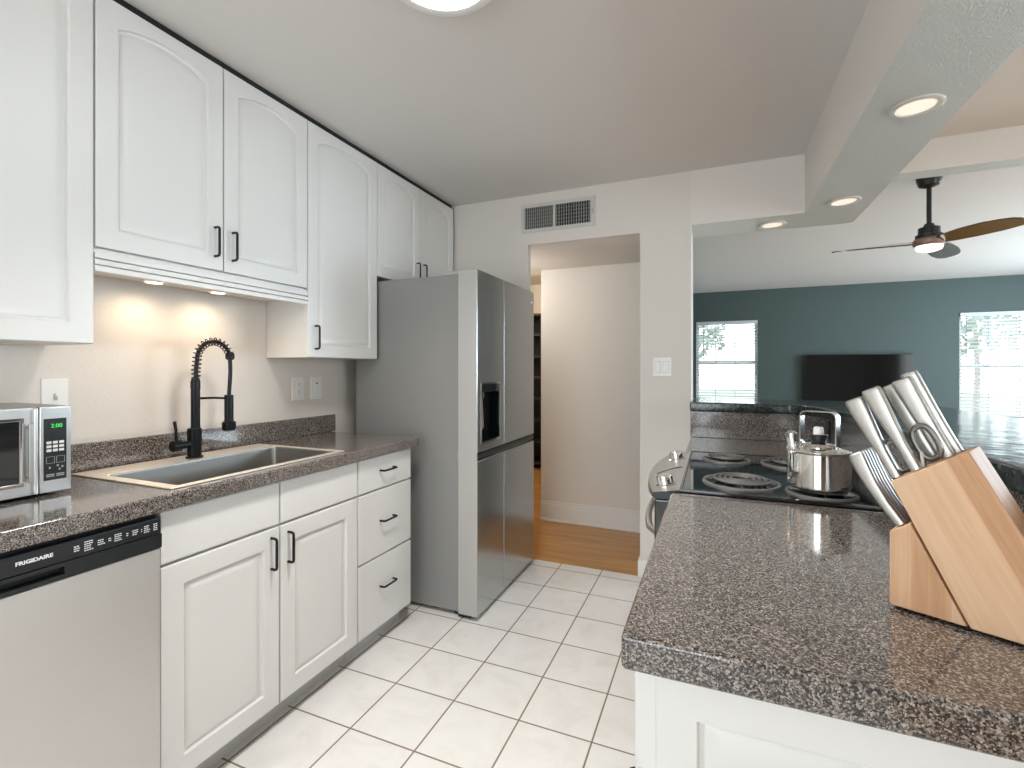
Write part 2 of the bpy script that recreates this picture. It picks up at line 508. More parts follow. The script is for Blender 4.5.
# hall behind the passage
b = bmesh.new(); box(b, -1.333, -0.32, 3.815, 3.93, 0, 2.45); box(b, -1.333, -1.22, 3.93, 6.3, 0, 2.45)
struct('wall_hall', b, M['hall'])
b = bmesh.new(); box(b, -3.1, -1.2, 6.2, 6.3, 0, 2.45); box(b, -3.1, -3.0, 3.1, 6.2, 0, 2.45); box(b, -3.1, -2.05, 3.0, 3.1, 0, 2.45)
struct('wall_back_room', b, M['hall'])
b = bmesh.new()
box(b, -1.333, -0.42, 3.803, 3.815, 0, 0.142, 0.002); box(b, -1.333, -0.42, 3.807, 3.815, 0.142, 0.165, 0.002); box(b, -1.333, -0.42, 3.796, 3.803, 0, 0.018, 0.003)
struct('baseboard_hall', b, M['trim'])
b = bmesh.new(); box(b, -0.414, -0.124, 2.988, 3.0, 0, 0.10, 0.003); box(b, -0.426, -0.414, 2.988, 3.3, 0, 0.10, 0.003)
struct('baseboard_far', b, M['trim'])
# living room
struct('wall_living_left', nb(-0.42, -0.32, 3.3, 7.8, 0, 2.45), M['teal'])
def fy(u, v, w): return (u, w, v)
b = bmesh.new()
cells(b, [-0.42, -0.25, 0.585, 2.855, 4.25, 4.7], [0, 0.67, 0.80, 1.975, 2.45],
      {(1, 2), (3, 1), (3, 2)}, 7.8, 7.95, fy)
struct('wall_living', b, M['teal'])
# unseen right and back walls; their openings are added to let sky light in
b = bmesh.new()
cells(b, [-2.5, -0.5, 1.7, 4.2, 6.6, 7.9], [0, 0.2, 2.1, 2.25, 2.45], {(1, 1), (3, 1), (3, 2)}, 4.6, 4.7, lambda u, v, w: (w, u, v))
struct('wall_right', b, M['wall'])
b = bmesh.new()
cells(b, [-2.05, -1.6, 0.1, 4.7], [0, 0.35, 2.25, 2.45], {(1, 1)}, -2.6, -2.5, fy)
struct('wall_back', b, M['wall'])

# living room windows with frames, panes and sills
def window(name, x0, x1, z0, z1, midz):
    b = bmesh.new()
    cells(b, [x0, x0 + 0.04, x1 - 0.04, x1], [z0, z0 + 0.04, midz - 0.018, midz + 0.018, z1 - 0.04, z1], {(1, 1), (1, 3)}, 7.86, 7.93, fy)
    w = struct(name, b, M['trim'])
    g = obj('pane', nb(x0 + 0.03, x1 - 0.03, 7.893, 7.897, z0 + 0.03, z1 - 0.03), M['glass'], w)
    s = obj('sill', nb(x0 - 0.03, x1 + 0.03, 7.765, 7.86, z0 - 0.022, z0, 0.004), M['trim'], w)
    return w
window('window_1', -0.25, 0.585, 0.80, 1.975, 1.36)
window('window_2', 2.855, 4.25, 0.67, 1.975, 1.30)

def blind(label, x0, x1, z0, z1, cords, wand):
    t = thing('window_blind', label, 'blind', ((x0 + x1) / 2, 7.80, z0), 'horizontal blinds in the living room')
    yc = 7.815
    obj('headrail', nb(x0, x1, yc - 0.03, yc + 0.025, z1 - 0.05, z1, 0.004), M['blind'], t)
    b = bmesh.new(); n = int((z1 - z0 - 0.09) / 0.043); tilt = math.radians(-13)
    for i in range(n):
        z = z1 - 0.075 - i * 0.043
        dy, dz = 0.024 * math.cos(tilt), 0.024 * math.sin(tilt)
        vs = [(x0 + 0.006, yc - dy, z - dz), (x1 - 0.006, yc - dy, z - dz), (x1 - 0.006, yc, z + 0.002), (x0 + 0.006, yc, z + 0.002), (x1 - 0.006, yc + dy, z + dz), (x0 + 0.006, yc + dy, z + dz)]
        lo = [b.verts.new(v) for v in vs]; hi = [b.verts.new((v[0], v[1], v[2] + 0.003)) for v in vs]
        b.faces.new((lo[0], lo[1], lo[2], lo[3])); b.faces.new((lo[3], lo[2], lo[4], lo[5]))
        b.faces.new((hi[0], hi[1], hi[2], hi[3])); b.faces.new((hi[3], hi[2], hi[4], hi[5]))
        b.faces.new((lo[0], lo[1], hi[1], hi[0])); b.faces.new((lo[5], lo[4], hi[4], hi[5]))
        for q in ((0, 3), (3, 5)): b.faces.new((lo[q[0]], lo[q[1]], hi[q[1]], hi[q[0]]))
        for q in ((1, 2), (2, 4)): b.faces.new((lo[q[0]], lo[q[1]], hi[q[1]], hi[q[0]]))
    obj('slats', b, M['blind'], t)
    obj('bottom_rail', nb(x0 + 0.004, x1 - 0.004, yc - 0.025, yc + 0.02, z0 + 0.004, z0 + 0.024, 0.004), M['blind'], t)
    for x in cords:
        b = bmesh.new()
        for y in (yc - 0.027, yc + 0.027): tube(b, [(x, y, z1 - 0.05), (x, y, z0 + 0.02)], 0.003, 5)
        obj('ladder_cord', b, M['cord'], t)
    obj('tilt_wand', tube(bmesh.new(), [(wand, yc - 0.036, z1 - 0.04), (wand, yc - 0.038, z1 - 0.58)], 0.005, 6), M['cord'], t)
    return t
blind('white horizontal blind over the small window left of the television', -0.245, 0.58, 0.805, 1.97, (0.02, 0.285), -0.145)
blind('white horizontal blind over the window right of the television, behind the knife block', 2.86, 4.245, 0.675, 1.97, (3.13, 3.42, 3.7, 3.98), 2.915)

# outdoors
struct('ground_outside', nb(-12, 16, 8.0, 40, -0.30, -0.20), M['lawn'])
def tree(label, x, y, h, r):
    t = thing('tree', label, 'tree', (x, y, -0.2), 'trees outside the living room windows')
    obj('trunk', tube(bmesh.new(), [(x, y, -0.2), (x + 0.05, y, h * 0.5), (x, y, h)], [0.07, 0.055, 0.03], 8), M['bark'], t, True)
    b = bmesh.new()
    for i in range(420):
        a, e = random.uniform(0, 2 * PI), random.uniform(-1, 1); rr = r * random.uniform(0.5, 1) 
        c = Vector((x + rr * math.cos(a) * math.sqrt(1 - e * e), y + rr * math.sin(a) * math.sqrt(1 - e * e), h + rr * e * 0.8))
        d = Vector((random.gauss(0, 1), random.gauss(0, 1), random.gauss(0, 1))).normalized(); s = d.orthogonal().normalized(); q = d.cross(s)
        k = random.uniform(0.08, 0.16)
        vs = [b.verts.new(c + s * k), b.verts.new(c + q * k * 0.5), b.verts.new(c - s * k), b.verts.new(c - q * k * 0.5)]
        b.faces.new(vs)
    o = obj('crown', b, M['leaf'], t)
    return t
tree('leafy tree outside, seen through the blind left of the television', -0.6, 14.0, 2.3, 1.0)
tree('leafy tree outside, seen through the blind right of the television', 5.2, 13.5, 2.4, 1.1)

# ------------------------------------------------------------------ upper cabinets (fronts face +x)
XB, XF = -1.95, -1.712       # back and front of the carcass
def fx(x0): return lambda u, v, w: (x0 + w, u, v)
TOP = 2.383
def upper(label, y0, y1, z0, doors, handles, zdoor=None):
    t = thing('upper_cabinet', label, 'cabinet', (XB, (y0 + y1) / 2, z0), 'white wall cabinets')
    b = nb(XB + 0.002, XF, y0 + 0.001, y1 - 0.001, z0, TOP)
    for f in b.faces: f.material_index = 1 if f.calc_center_median().z < z0 + 1e-4 else 0
    obj('body', b, [M['white'], M['under']], t)
    for (a, c), hnd in zip(doors, handles):
        d = obj('door', panel_door(bmesh.new(), a + 0.0015, c - 0.0015, zdoor or z0 + 0.001, TOP - 0.004, 0.022, fx(XF), 0.058, 0.036), M['white'], t, True)
        if hnd: obj('handle', pull(bmesh.new(), hnd, 0.105, fx(-1.69)), M['black'], d, True).__setitem__('label', 'black bar handle')
    obj('shadow_gap_strip', nb(XB + 0.2, XF + 0.004, y0 + 0.001, y1 - 0.001, TOP + 0.0005, 2.4095), M['darkgap'], t)  # black strip standing in for the shade between cabinet top and ceiling
    return t
upper('leftmost white wall cabinet with one arched door, hanging above the microwave', 0.525, 0.842, 1.327, [(0.525, 0.842)], [None])
uc = upper('white double door wall cabinet above the sink with a moulded light rail', 0.842, 1.655, 1.573, [(0.842, 1.25), (1.25, 1.655)], [(1.214, 1.72), (1.285, 1.718)], 1.618)
b = bmesh.new()
for z0, z1, x in ((1.545, 1.561, -1.690), (1.561, 1.565, -1.703), (1.565, 1.580, -1.690), (1.580, 1.584, -1.703), (1.584, 1.600, -1.690), (1.600, 1.612, -1.697)):
    box(b, -1.711, x, 0.8425, 1.6545, z0, z1, 0.0012)
obj('light_rail', b, M['white'], uc)
upper('tall single door white wall cabinet between the sink and the refrigerator', 1.655, 2.143, 1.308, [(1.655, 2.143)], [(1.699, 1.40)])
upper('short double door white wall cabinet over the refrigerator', 2.143, 2.975, 1.762, [(2.143, 2.556), (2.556, 2.975)], [(2.520, 1.855), (2.594, 1.858)])
# filler between the last wall cabinet and the far wall is the cabinet side itself

def puck(label, x, y):
    t = thing('under_cabinet_light', label, 'light', (x, y, 1.5590), 'puck lights under the sink cabinet')
    obj('housing', lathe(bmesh.new(), [(0, 1.5725), (0.034, 1.5725), (0.034, 1.5630), (0.030, 1.5600), (0.026, 1.5600), (0.026, 1.5645), (0, 1.5645)], (x, y, 0), 24), M['chrome'], t, True)
    obj('lens', lathe(bmesh.new(), [(0, 1.5645), (0.0255, 1.5645), (0.0255, 1.5615), (0, 1.5605)], (x, y, 0), 24), M['warmlamp'], t, True)
    d = bpy.data.lights.new('puck_glow', 'SPOT'); d.energy = 2.8; d.color = (1.0, 0.74, 0.48); d.spot_size = math.radians(168); d.spot_blend = 0.9; d.shadow_soft_size = 0.02
    l = bpy.data.objects.new('puck_glow', d); COL.objects.link(l); l.parent = t; l.location = (0, 0, -0.004)
puck('lit puck light under the sink cabinet, the one nearer the microwave', -1.84, 1.095)
puck('lit puck light under the sink cabinet, the one nearer the refrigerator', -1.845, 1.34)

# ------------------------------------------------------------------ base cabinets
BX = -1.412                   # carcass front; doors stand 22 mm proud
fb = fx(BX)
t = thing('base_cabinet', 'white base cabinet below the sink with two false drawer fronts over two panelled doors', 'cabinet', (-1.68, 1.238, 0), 'white base cabinets left of the floor')
b = bmesh.new(); cells(b, [-1.948, -1.93, -1.43, BX], [0.841, 0.859, 1.616, 1.634], {(1, 1)}, 0.10, 0.868, XYZ)
obj('body', b, M['white'], t)
obj('toe_kick', nb(-1.94, -1.462, 0.842, 1.633, 0.0, 0.10), M['kick'], t)
for y0, y1 in ((0.842, 1.237), (1.237, 1.633)):
    obj('drawer_front', slab_front(bmesh.new(), y0 + 0.002, y1 - 0.002, 0.716, 0.862, 0.022, fb), M['white'], t, True)
for y0, y1, hy in ((0.842, 1.237, 1.200), (1.237, 1.633, 1.271)):
    d = obj('door', panel_door(bmesh.new(), y0 + 0.002, y1 - 0.002, 0.092, 0.708, 0.022, fb, 0.062), M['white'], t, True)
    obj('handle', pull(bmesh.new(), (hy, 0.625), 0.105, fx(BX + 0.022)), M['black'], d, True)['label'] = 'black bar handle'
t = thing('base_cabinet', 'white three drawer base cabinet beside the refrigerator', 'cabinet', (-1.68, 1.83, 0), 'white base cabinets left of the floor')
obj('body', nb(-1.948, BX, 1.636, 2.026, 0.10, 0.868), M['white'], t)
obj('toe_kick', nb(-1.94, -1.462, 1.636, 2.024, 0.0, 0.10), M['kick'], t)
for z0, z1, hz in ((0.716, 0.862, 0.797), (0.415, 0.709, 0.570), (0.092, 0.408, 0.274)):
    d = obj('drawer', slab_front(bmesh.new(), 1.640, 2.022, z0, z1, 0.022, fb), M['white'], t, True)
    obj('handle', pull(bmesh.new(), (1.828, hz), 0.094, fx(BX + 0.022), False), M['black'], d, True)['label'] = 'black bar handle'
# small filler at the end of the run is hidden under the counter overhang

# ------------------------------------------------------------------ left counter, sink, faucet
t = thing('countertop', 'speckled grey brown countertop holding the sink and the microwave', 'countertop', (-1.65, 1.1, 0.868))
b = bmesh.new(); cells(b, [-1.95, -1.875, -1.415, -1.365], [0.0, 0.90, 1.555, 2.06], {(1, 1)}, 0.868, 0.914, XYZ)
bevel_sharp(b, 0.006, 3)
obj('worktop', b, M['granite'], t, True)
obj('backsplash', nb(-1.95, -1.930, 0.0, 2.088, 0.9143, 1.006, 0.003), M['granite'], t, True)

t = thing('sink', 'stainless drop-in kitchen sink set in the speckled countertop', 'sink', (-1.65, 1.22, 0.914))
def rim(x0, x1, y0, y1, bx0, bx1, by0, by1):
    b = bmesh.new()
    cells(b, [x0, bx0, bx1, x1], [y0, by0, by1, y1], {(1, 1)}, 0.9145, 0.919, XYZ)
    bevel_sharp(b, 0.002, 2)
    return b
SX0, SX1, SY0, SY1 = -1.895, -1.402, 0.878, 1.568
bx0, bx1, by0, by1 = -1.765, -1.424, 0.912, 1.538
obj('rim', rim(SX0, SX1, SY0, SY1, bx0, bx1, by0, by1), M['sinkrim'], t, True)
b = bmesh.new(); prev = None
for ins, z in ((0, 0.9185), (0.003, 0.912), (0.010, 0.735), (0.022, 0.716), (0.04, 0.712)):
    pts = []
    x0, x1, y0, y1 = bx0 + ins, bx1 - ins, by0 + ins, by1 - ins; r = 0.016
    for cx_, cy_, a in ((x1 - r, y1 - r, 0), (x0 + r, y1 - r, PI / 2), (x0 + r, y0 + r, PI), (x1 - r, y0 + r, 1.5 * PI)):
        pts += arc_pts(cx_, cy_, r, a, a + PI / 2, 5)
    ring = [b.verts.new((p[0], p[1], z)) for p in pts]
    if prev:
        n = len(ring)
        for i in range(n): b.faces.new((prev[i], prev[(i + 1) % n], ring[(i + 1) % n], ring[i]))
    prev = ring
b.faces.new(prev)
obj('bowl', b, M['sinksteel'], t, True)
obj('drain', lathe(bmesh.new(), [(0, 0.7135), (0.025, 0.7135), (0.03, 0.7155), (0.045, 0.7145), (0.046, 0.7122)], (-1.60, 1.22, 0), 24), M['chrome'], t, True)

FXx, FY, FZ = -1.812, 1.221, 0.9192
t = thing('faucet', 'black spring neck kitchen faucet with pull-down sprayer at the sink', 'faucet', (FXx, FY, FZ))
obj('base', lathe(bmesh.new(), [(0, FZ), (0.029, FZ), (0.029, FZ + 0.006), (0.0235, FZ + 0.008), (0.0235, 1.028), (0.021, 1.031), (0, 1.031)], (FXx, FY, 0), 24), M['black'], t, True)
obj('stem', lathe(bmesh.new(), [(0, 1.028), (0.0155, 1.028), (0.0155, 1.18), (0.0165, 1.182), (0.0165, 1.205), (0.012, 1.222), (0, 1.222)], (FXx, FY + 0.004, 0), 20), M['black'], t, True)
# lever: horizontal barrel towards the microwave with an upright paddle
v = obj('valve', lathe(bmesh.new(), [(0, -0.02), (0.014, -0.02), (0.014, -0.052), (0.021, -0.054), (0.021, -0.080), (0.018, -0.083), (0, -0.083)], (FXx, FY, 0.972), 18, mtx=Matrix.Rotation(-PI / 2, 4, 'X')), M['black'], t, True)
obj('lever', tube(bmesh.new(), [(FXx, FY - 0.066, 0.990), (FXx, FY - 0.068, 1.03), (FXx - 0.002, FY - 0.072, 1.062)], [0.006, 0.005, 0.006], 8), M['black'], v, True)
# gooseneck in a plane turned a little away from the wall
yd = Vector((0.05, 1, 0)).normalized()
def gp(s, z): return Vector((FXx, FY + 0.006, 0)) + yd * s + Vector((0, 0, z))
arc = [gp(0.0, 1.215), gp(0.0, 1.25), gp(0.004, 1.285)]
for i in range(15):
    a = PI - PI * i / 14 * 0.93
    arc.append(gp(0.070 + 0.066 * math.cos(a), 1.290 + 0.070 * math.sin(a) + 0.002))
neck = obj('neck', tube(bmesh.new(), arc, 0.0075, 10), M['black'], t, True)
def resample(pts, n):
    d = [0]
    for a, c in zip(pts, pts[1:]): d.append(d[-1] + (c - a).length)
    out = []
    for i in range(n):
        s = d[-1] * i / (n - 1); k = 0
        while k < len(d) - 2 and d[k + 1] < s: k += 1
        f = (s - d[k]) / max(1e-9, d[k + 1] - d[k]); out.append(pts[k].lerp(pts[k + 1], min(1, f)))
    return out
ns = 16 * 18
ax = resample(arc, ns); hel = []
side = Vector((1, -0.05, 0)).normalized()
for i, p in enumerate(ax):
    tg = (ax[min(i + 1, ns - 1)] - ax[max(i - 1, 0)]).normalized()
    nn = side.cross(tg).normalized(); ph = 2 * PI * i / 16
    hel.append(p + (side * math.cos(ph) + nn * math.sin(ph)) * 0.0145)
obj('spring', tube(bmesh.new(), hel, 0.0022, 6), principled('bronze black spring', (0.05, 0.035, 0.025), 0.3, 0.8), neck, True)
e = ax[-1]
obj('collar', lathe(bmesh.new(), [(0, 0.012), (0.014, 0.012), (0.017, 0.004), (0.017, -0.010), (0.012, -0.016), (0, -0.016)], e, 16), M['black'], t, True)
obj('hose', tube(bmesh.new(), [e + Vector((0, 0, -0.01)), e + Vector((0, 0.002, -0.06)), gp(0.134, 1.20), gp(0.130, 1.145)], 0.0075, 10), M['black'], t, True)
hs = gp(0.130, 0)
hs.z = 0
sh = obj('spray_head', lathe(bmesh.new(), [(0, 1.150), (0.0155, 1.150), (0.0165, 1.146), (0.0165, 1.050), (0.0185, 1.044), (0.025, 1.040), (0.025, 1.012), (0.022, 1.008), (0, 1.008)], hs, 22), M['black'], t, True)
obj('nozzle', lathe(bmesh.new(), [(0, 1.0085), (0.017, 1.0085), (0.016, 1.002), (0, 1.002)], hs, 18), M['plateline'], sh, True)
obj('support_arm', tube(bmesh.new(), [gp(0.012, 1.142), gp(0.07, 1.141), gp(0.116, 1.137)], 0.0045, 8), M['black'], t, True)

# ------------------------------------------------------------------ microwave
MX = -1.640
t = thing('microwave', 'small stainless countertop microwave with a black keypad under the leftmost wall cabinet', 'microwave', (-1.78, 0.55, 0.9143))
obj('body', nb(-1.925, MX - 0.012, 0.325, 0.761, 0.924, 1.153, 0.005), M['fridgeside'], t, True)
for x in (-1.89, -1.68):
    for y in (0.37, 0.715): obj('foot', lathe(bmesh.new(), [(0, 0.9145), (0.013, 0.9145), (0.015, 0.9255), (0, 0.9255)], (x, y, 0), 14), M['dark'], t)
d = obj('door', slab_front(bmesh.new(), 0.325, 0.689, 0.923, 1.152, 0.014, fx(MX - 0.012), 0.004), M['steel'], t, True)
obj('window', nb(MX + 0.0005, MX + 0.0035, 0.375, 0.653, 0.958, 1.118, 0.001), M['mwglass'], d)
obj('window_frame', cells(bmesh.new(), [0.365, 0.374, 0.654, 0.661], [0.950, 0.957, 1.119, 1.126], {(1, 1)}, 0.0, 0.0045, fx(MX)), M['chrome'], d)
b = nb(MX + 0.016, MX + 0.022, 0.6635, 0.6745, 0.960, 1.112, 0.002)
for z in (0.968, 1.098): box(b, MX + 0.001, MX + 0.017, 0.666, 0.672, z, z + 0.008)
obj('handle', b, M['knife'], d, True)
obj('edge_strip', nb(MX + 0.0005, MX + 0.010, 0.678, 0.6885, 0.925, 1.150, 0.003), M['range'], d, True)
p = obj('control_panel', slab_front(bmesh.new(), 0.6925, 0.762, 0.923, 1.152, 0.014, fx(MX - 0.012), 0.004), M['steel'], t, True)
obj('keypad', nb(MX + 0.0005, MX + 0.0025, 0.701, 0.7505, 0.955, 1.120, 0.0008), M['dark'], p)
obj('display_digits', text_mesh('2:00', 0.0145, lambda a, c, w: (MX + 0.003 + w, 0.7285 + a, 1.100 + c), 0.0003), M['led'], p)
b = bmesh.new()
for i in range(3):
    for j in range(3): box(b, MX + 0.0022, MX + 0.0034, 0.707 + j * 0.0135, 0.7175 + j * 0.0135, 1.052 - i * 0.0105, 1.059 - i * 0.0105, 0.0008)
obj('keys', b, M['plate'], p)
b = bmesh.new()
for y0 in (0.7065, 0.728):
    cells(b, [y0, y0 + 0.0008, y0 + 0.0172, y0 + 0.018], [1.000, 1.0008, 1.0172, 1.018], {(1, 1)}, 0.0024, 0.0030, fx(MX))
for y0, z in ((0.712, 0.986), (0.729, 0.990), (0.739, 0.986), (0.733, 0.980)): box(b, MX + 0.0024, MX + 0.003, y0, y0 + 0.004, z, z + 0.005)
for y0 in (0.7065, 0.728):
    for z in (0.9645, 0.969): box(b, MX + 0.0024, MX + 0.003, y0, y0 + 0.017, z, z + 0.0025)
obj('key_markings', b, M['plateline'], p)

# ------------------------------------------------------------------ dishwasher
DX = -1.392
t = thing('dishwasher', 'stainless front dishwasher with black control strip under the counter', 'dishwasher', (-1.66, 0.528, 0))
obj('tub', nb(-1.94, DX, 0.232, 0.832, 0.02, 0.862), M['darkgap'], t)
obj('door_panel', slab_front(bmesh.new(), 0.234, 0.832, 0.11, 0.774, 0.024, fx(DX), 0.006), M['dwsteel'], t, True)
obj('toe_kick', nb(DX - 0.06, DX - 0.05, 0.234, 0.832, 0.0, 0.105), M['dark'], t)
b = bmesh.new()
# strip with a pocket handle in its lower band
cells(b, [0.234, 0.436, 0.622, 0.832], [0.776, 0.785, 0.803, 0.812], {(1, 1)}, 0.0, 0.027, fx(DX))
pc = obj('control_panel', b, M['dark'], t)
obj('upper_strip', slab_front(bmesh.new(), 0.234, 0.832, 0.8125, 0.856, 0.025, fx(DX), 0.004), M['dark'], pc, True)
obj('pocket', nb(DX + 0.0005, DX + 0.004, 0.436, 0.622, 0.786, 0.802), M['darkgap'], pc)
DF = DX + 0.0252
obj('lettering', text_mesh('FRIGIDAIRE', 0.0112, lambda a, c, w: (DF + w, 0.570 + a, 0.836 + c), 0.0003, 0.0004, 1.12), M['text'], pc)
b = bmesh.new()
rnd = random.Random(3)
for y0, lines, w in ((0.640, 3, 0.014), (0.660, 5, 0.020), (0.687, 3, 0.016), (0.709, 2, 0.008), (0.722, 4, 0.019), (0.748, 2, 0.006), (0.762, 3, 0.015), (0.782, 2, 0.003), (0.789, 4, 0.016), (0.812, 4, 0.011)):
    for k in range(lines):
        ww = w * rnd.uniform(0.7, 1.0); zc = 0.8345 + (lines / 2 - k - 0.5) * 0.0050
        n_ = max(1, int(ww / 0.004))
        for q in range(n_): box(b, DF, DF + 0.0004, y0 + q * ww / n_, y0 + (q + 0.78) * ww / n_, zc - 0.0011, zc + 0.0011)
obj('button_print', b, M['text'], pc)

# ------------------------------------------------------------------ refrigerator
RX = -1.080; R0, R1, RM = 2.135, 2.950, 2.467
t = thing('refrigerator', 'stainless side by side refrigerator with door dispenser in the far corner', 'refrigerator', (-1.5, 2.54, 0))
obj('body', nb(-1.85, -1.197, 2.158, 2.930, 0.022, 1.736, 0.004), M['fridgeside'], t, True)
obj('gasket', nb(-1.1975, -1.188, 2.166, 2.922, 0.07, 1.73), M['darkgap'], t)
ZB0, ZB1 = 0.793, 0.838
def fdoor(y0, y1, z0, z1, hole=None):
    b = bmesh.new()
    if hole:
        cells(b, [y0, hole[0], hole[1], y1], [z0, hole[2], hole[3], z1], {(1, 1)}, 0.0, 0.108, fx(-1.188))
    else: cells(b, [y0, y1], [z0, z1], set(), 0.0, 0.108, fx(-1.188))
    bevel_sharp(b, 0.005, 2)
    bmesh.ops.recalc_face_normals(b, faces=b.faces[:])
    for f in b.faces: f.material_index = 0 if f.normal.x > 0.5 else 1
    return b
FM = [M['fridge'], M['fridgeedge']]
DSP = (2.182, 2.405, 0.882, 1.182)
fd = obj('freezer_door', fdoor(R0, RM - 0.0025, ZB1, 1.752, DSP), FM, t, True)
obj('fridge_door', fdoor(RM + 0.0025, R1, ZB1, 1.752), FM, t, True)
obj('lower_freezer_door', fdoor(R0, RM - 0.0025, 0.024, ZB0), FM, t, True)
obj('lower_fridge_door', fdoor(RM + 0.0025, R1, 0.024, ZB0), FM, t, True)
b = nb(-1.187, -1.094, R0 + 0.0115, R1 - 0.004, ZB0 + 0.001, ZB1 - 0.001)
obj('handle_recess', b, M['glassblack'], t)
obj('grip_bar', nb(-1.094, -1.0835, R0 + 0.0115, R1 - 0.002, ZB0 + 0.012, ZB1 - 0.008, 0.003), M['dark'], t, True)
obj('handle_cheek', nb(-1.188, -1.0835, R0 + 0.0005, R0 + 0.011, ZB0 - 0.001, ZB1 + 0.001), M['fridgeedge'], t)
# dispenser niche
b = bmesh.new()
y0, y1, z0, z1 = DSP
x0 = -1.165
box(b, x0, x0 + 0.004, y0, y1, z0, z1)
box(b, x0, RX - 0.001, y0, y0 + 0.006, z0, z1); box(b, x0, RX - 0.001, y1 - 0.006, y1, z0, z1)
box(b, x0, RX - 0.001, y0, y1, z0, z0 + 0.008); box(b, x0, RX - 0.001, y0, y1, z1 - 0.045, z1)
dn = obj('dispenser', b, M['glassblack'], fd)
b = bmesh.new(); cells(b, [y0 - 0.004, y0 + 0.004, y1 - 0.004, y1 + 0.004], [z0 - 0.004, z0 + 0.004, z1 - 0.004, z1 + 0.004], {(1, 1)}, -0.002, 0.003, fx(RX))
obj('dispenser_frame', b, M['chrome'], fd)
b = bmesh.new()
prism(b, [(2.235, 1.095), (2.285, 1.095), (2.300, 0.95), (2.270, 0.925), (2.245, 0.935)], lambda a, c, w: (w, a, c), -1.135, -1.123, 0.003)
obj('dispenser_paddle', b, M['range'], fd, True)
obj('dispenser_spout', lathe(bmesh.new(), [(0, 1.145), (0.02, 1.145), (0.02, 1.105), (0.012, 1.095), (0, 1.095)], (-1.125, 2.262, 0), 16), M['dark'], fd, True)
for y in (2.165, 2.90): obj('hinge_cover', nb(-1.30, -1.11, y, y + 0.03, 1.737, 1.756, 0.004), M['plateline'], t, True)
obj('badge', nb(RX, RX + 0.0012, 2.895, 2.925, 1.675, 1.690), M['text'], t)
obj('kick_grille', nb(-1.195, -1.125, 2.15, 2.935, 0.006, 0.0235), M['dark'], t)
for x in (-1.80, -1.22):
    for y in (2.19, 2.90): obj('foot', lathe(bmesh.new(), [(0, 0.0), (0.018, 0.0), (0.018, 0.0225), (0, 0.0225)], (x, y, 0), 12), M['dark'], t)

# ------------------------------------------------------------------ wall plates
def plate(name, label, cat, c, w, h, f, kind, group=None):
    loc = f(c[0], c[1], 0)
    t = thing(name, label, cat, loc, group)
    u0, u1, v0, v1 = c[0] - w / 2, c[0] + w / 2, c[1] - h / 2, c[1] + h / 2
    obj('cover_plate', slab_front(bmesh.new(), u0, u1, v0, v1, 0.006, f, 0.003), M['plate'], t, True)
    if kind == 'outlet':
        for dv in (-0.019, 0.019):
            b = bmesh.new(); prism(b, arc_pts(c[0], c[1] + dv, 0.0155, 0, 2 * PI, 15)[:-1], f, 0.006, 0.0075)
            o = obj('receptacle', b, M['plate'], t)
            b = bmesh.new()
            for du in (-0.006, 0.006): cells(b, [c[0] + du - 0.001, c[0] + du + 0.001], [c[1] + dv - 0.001, c[1] + dv + 0.008], set(), 0.0075, 0.0079, f)
            cells(b, [c[0] - 0.002, c[0] + 0.002], [c[1] + dv - 0.009, c[1] + dv - 0.005], set(), 0.0075, 0.0079, f)
            obj('slots', b, M['darkgap'], o)
    elif kind == 'gfci':
        b = bmesh.new(); cells(b, [c[0] - 0.0165, c[0] + 0.0165], [c[1] - 0.034, c[1] + 0.034], set(), 0.006, 0.0085, f); bevel_sharp(b, 0.001)
        o = obj('switch_insert', b, M['plate'], t)
        b = bmesh.new(); prism(b, arc_pts(c[0], c[1] + 0.026, 0.005, 0, 2 * PI, 12)[:-1], f, 0.0085, 0.0098)
        obj('button', b, M['darkgap'], o)
        b = bmesh.new(); cells(b, [c[0] - 0.010, c[0] + 0.010], [c[1] - 0.018, c[1] + 0.012], set(), 0.0085, 0.0105, f); bevel_sharp(b, 0.001)
        obj('paddle', b, M['plate'], o)
    elif kind == 'toggle':
        b = bmesh.new(); cells(b, [c[0] - 0.005, c[0] + 0.005], [c[1] - 0.011, c[1] + 0.011], set(), 0.006, 0.0075, f)
        obj('collar', b, M['plateline'], t)
        b = bmesh.new(); prism(b, [(-0.003, 0.006), (0.003, 0.006), (0.0022, 0.018), (-0.0022, 0.018)], lambda a, w, k: f(c[0] + a, c[1] + k + w * 0.4, w), -0.004, 0.004)
        obj('toggle', b, M['plate'], t)
    elif kind == 'rocker2':
        for du in (-0.023, 0.023):
            b = bmesh.new(); cells(b, [c[0] + du - 0.017, c[0] + du + 0.017], [c[1] - 0.034, c[1] + 0.034], set(), 0.006, 0.0068, f)
            obj('rocker_frame', b, M['plateline'], t)
            b = bmesh.new(); prism(b, [(-0.032, 0.0068), (0.032, 0.0068), (0.032, 0.0085), (0, 0.0105), (-0.032, 0.013)], lambda a, w, k: f(c[0] + du + k, c[1] + a, w), -0.0155, 0.0155)
            obj('rocker', b, M['plate'], t)
    return t
fL = fx(-1.9495)
plate('light_switch', 'white toggle switch plate on the wall above the microwave', 'switch', (0.862, 1.164), 0.068, 0.115, fL, 'toggle')
plate('outlet', 'white duplex outlet plate right of the faucet, nearer the sink', 'outlet', (1.842, 1.156), 0.076, 0.118, fL, 'outlet')
plate('wall_switch', 'white plate with a single paddle beside the refrigerator, right of the duplex outlet', 'switch', (1.962, 1.154), 0.074, 0.118, fL, 'gfci')
fF = lambda u, v, w: (u, 2.9995 - w, v)
plate('light_switch', 'white double rocker switch plate on the far wall by the passage', 'switch', (-0.286, 1.269), 0.105, 0.112, fF, 'rocker2')

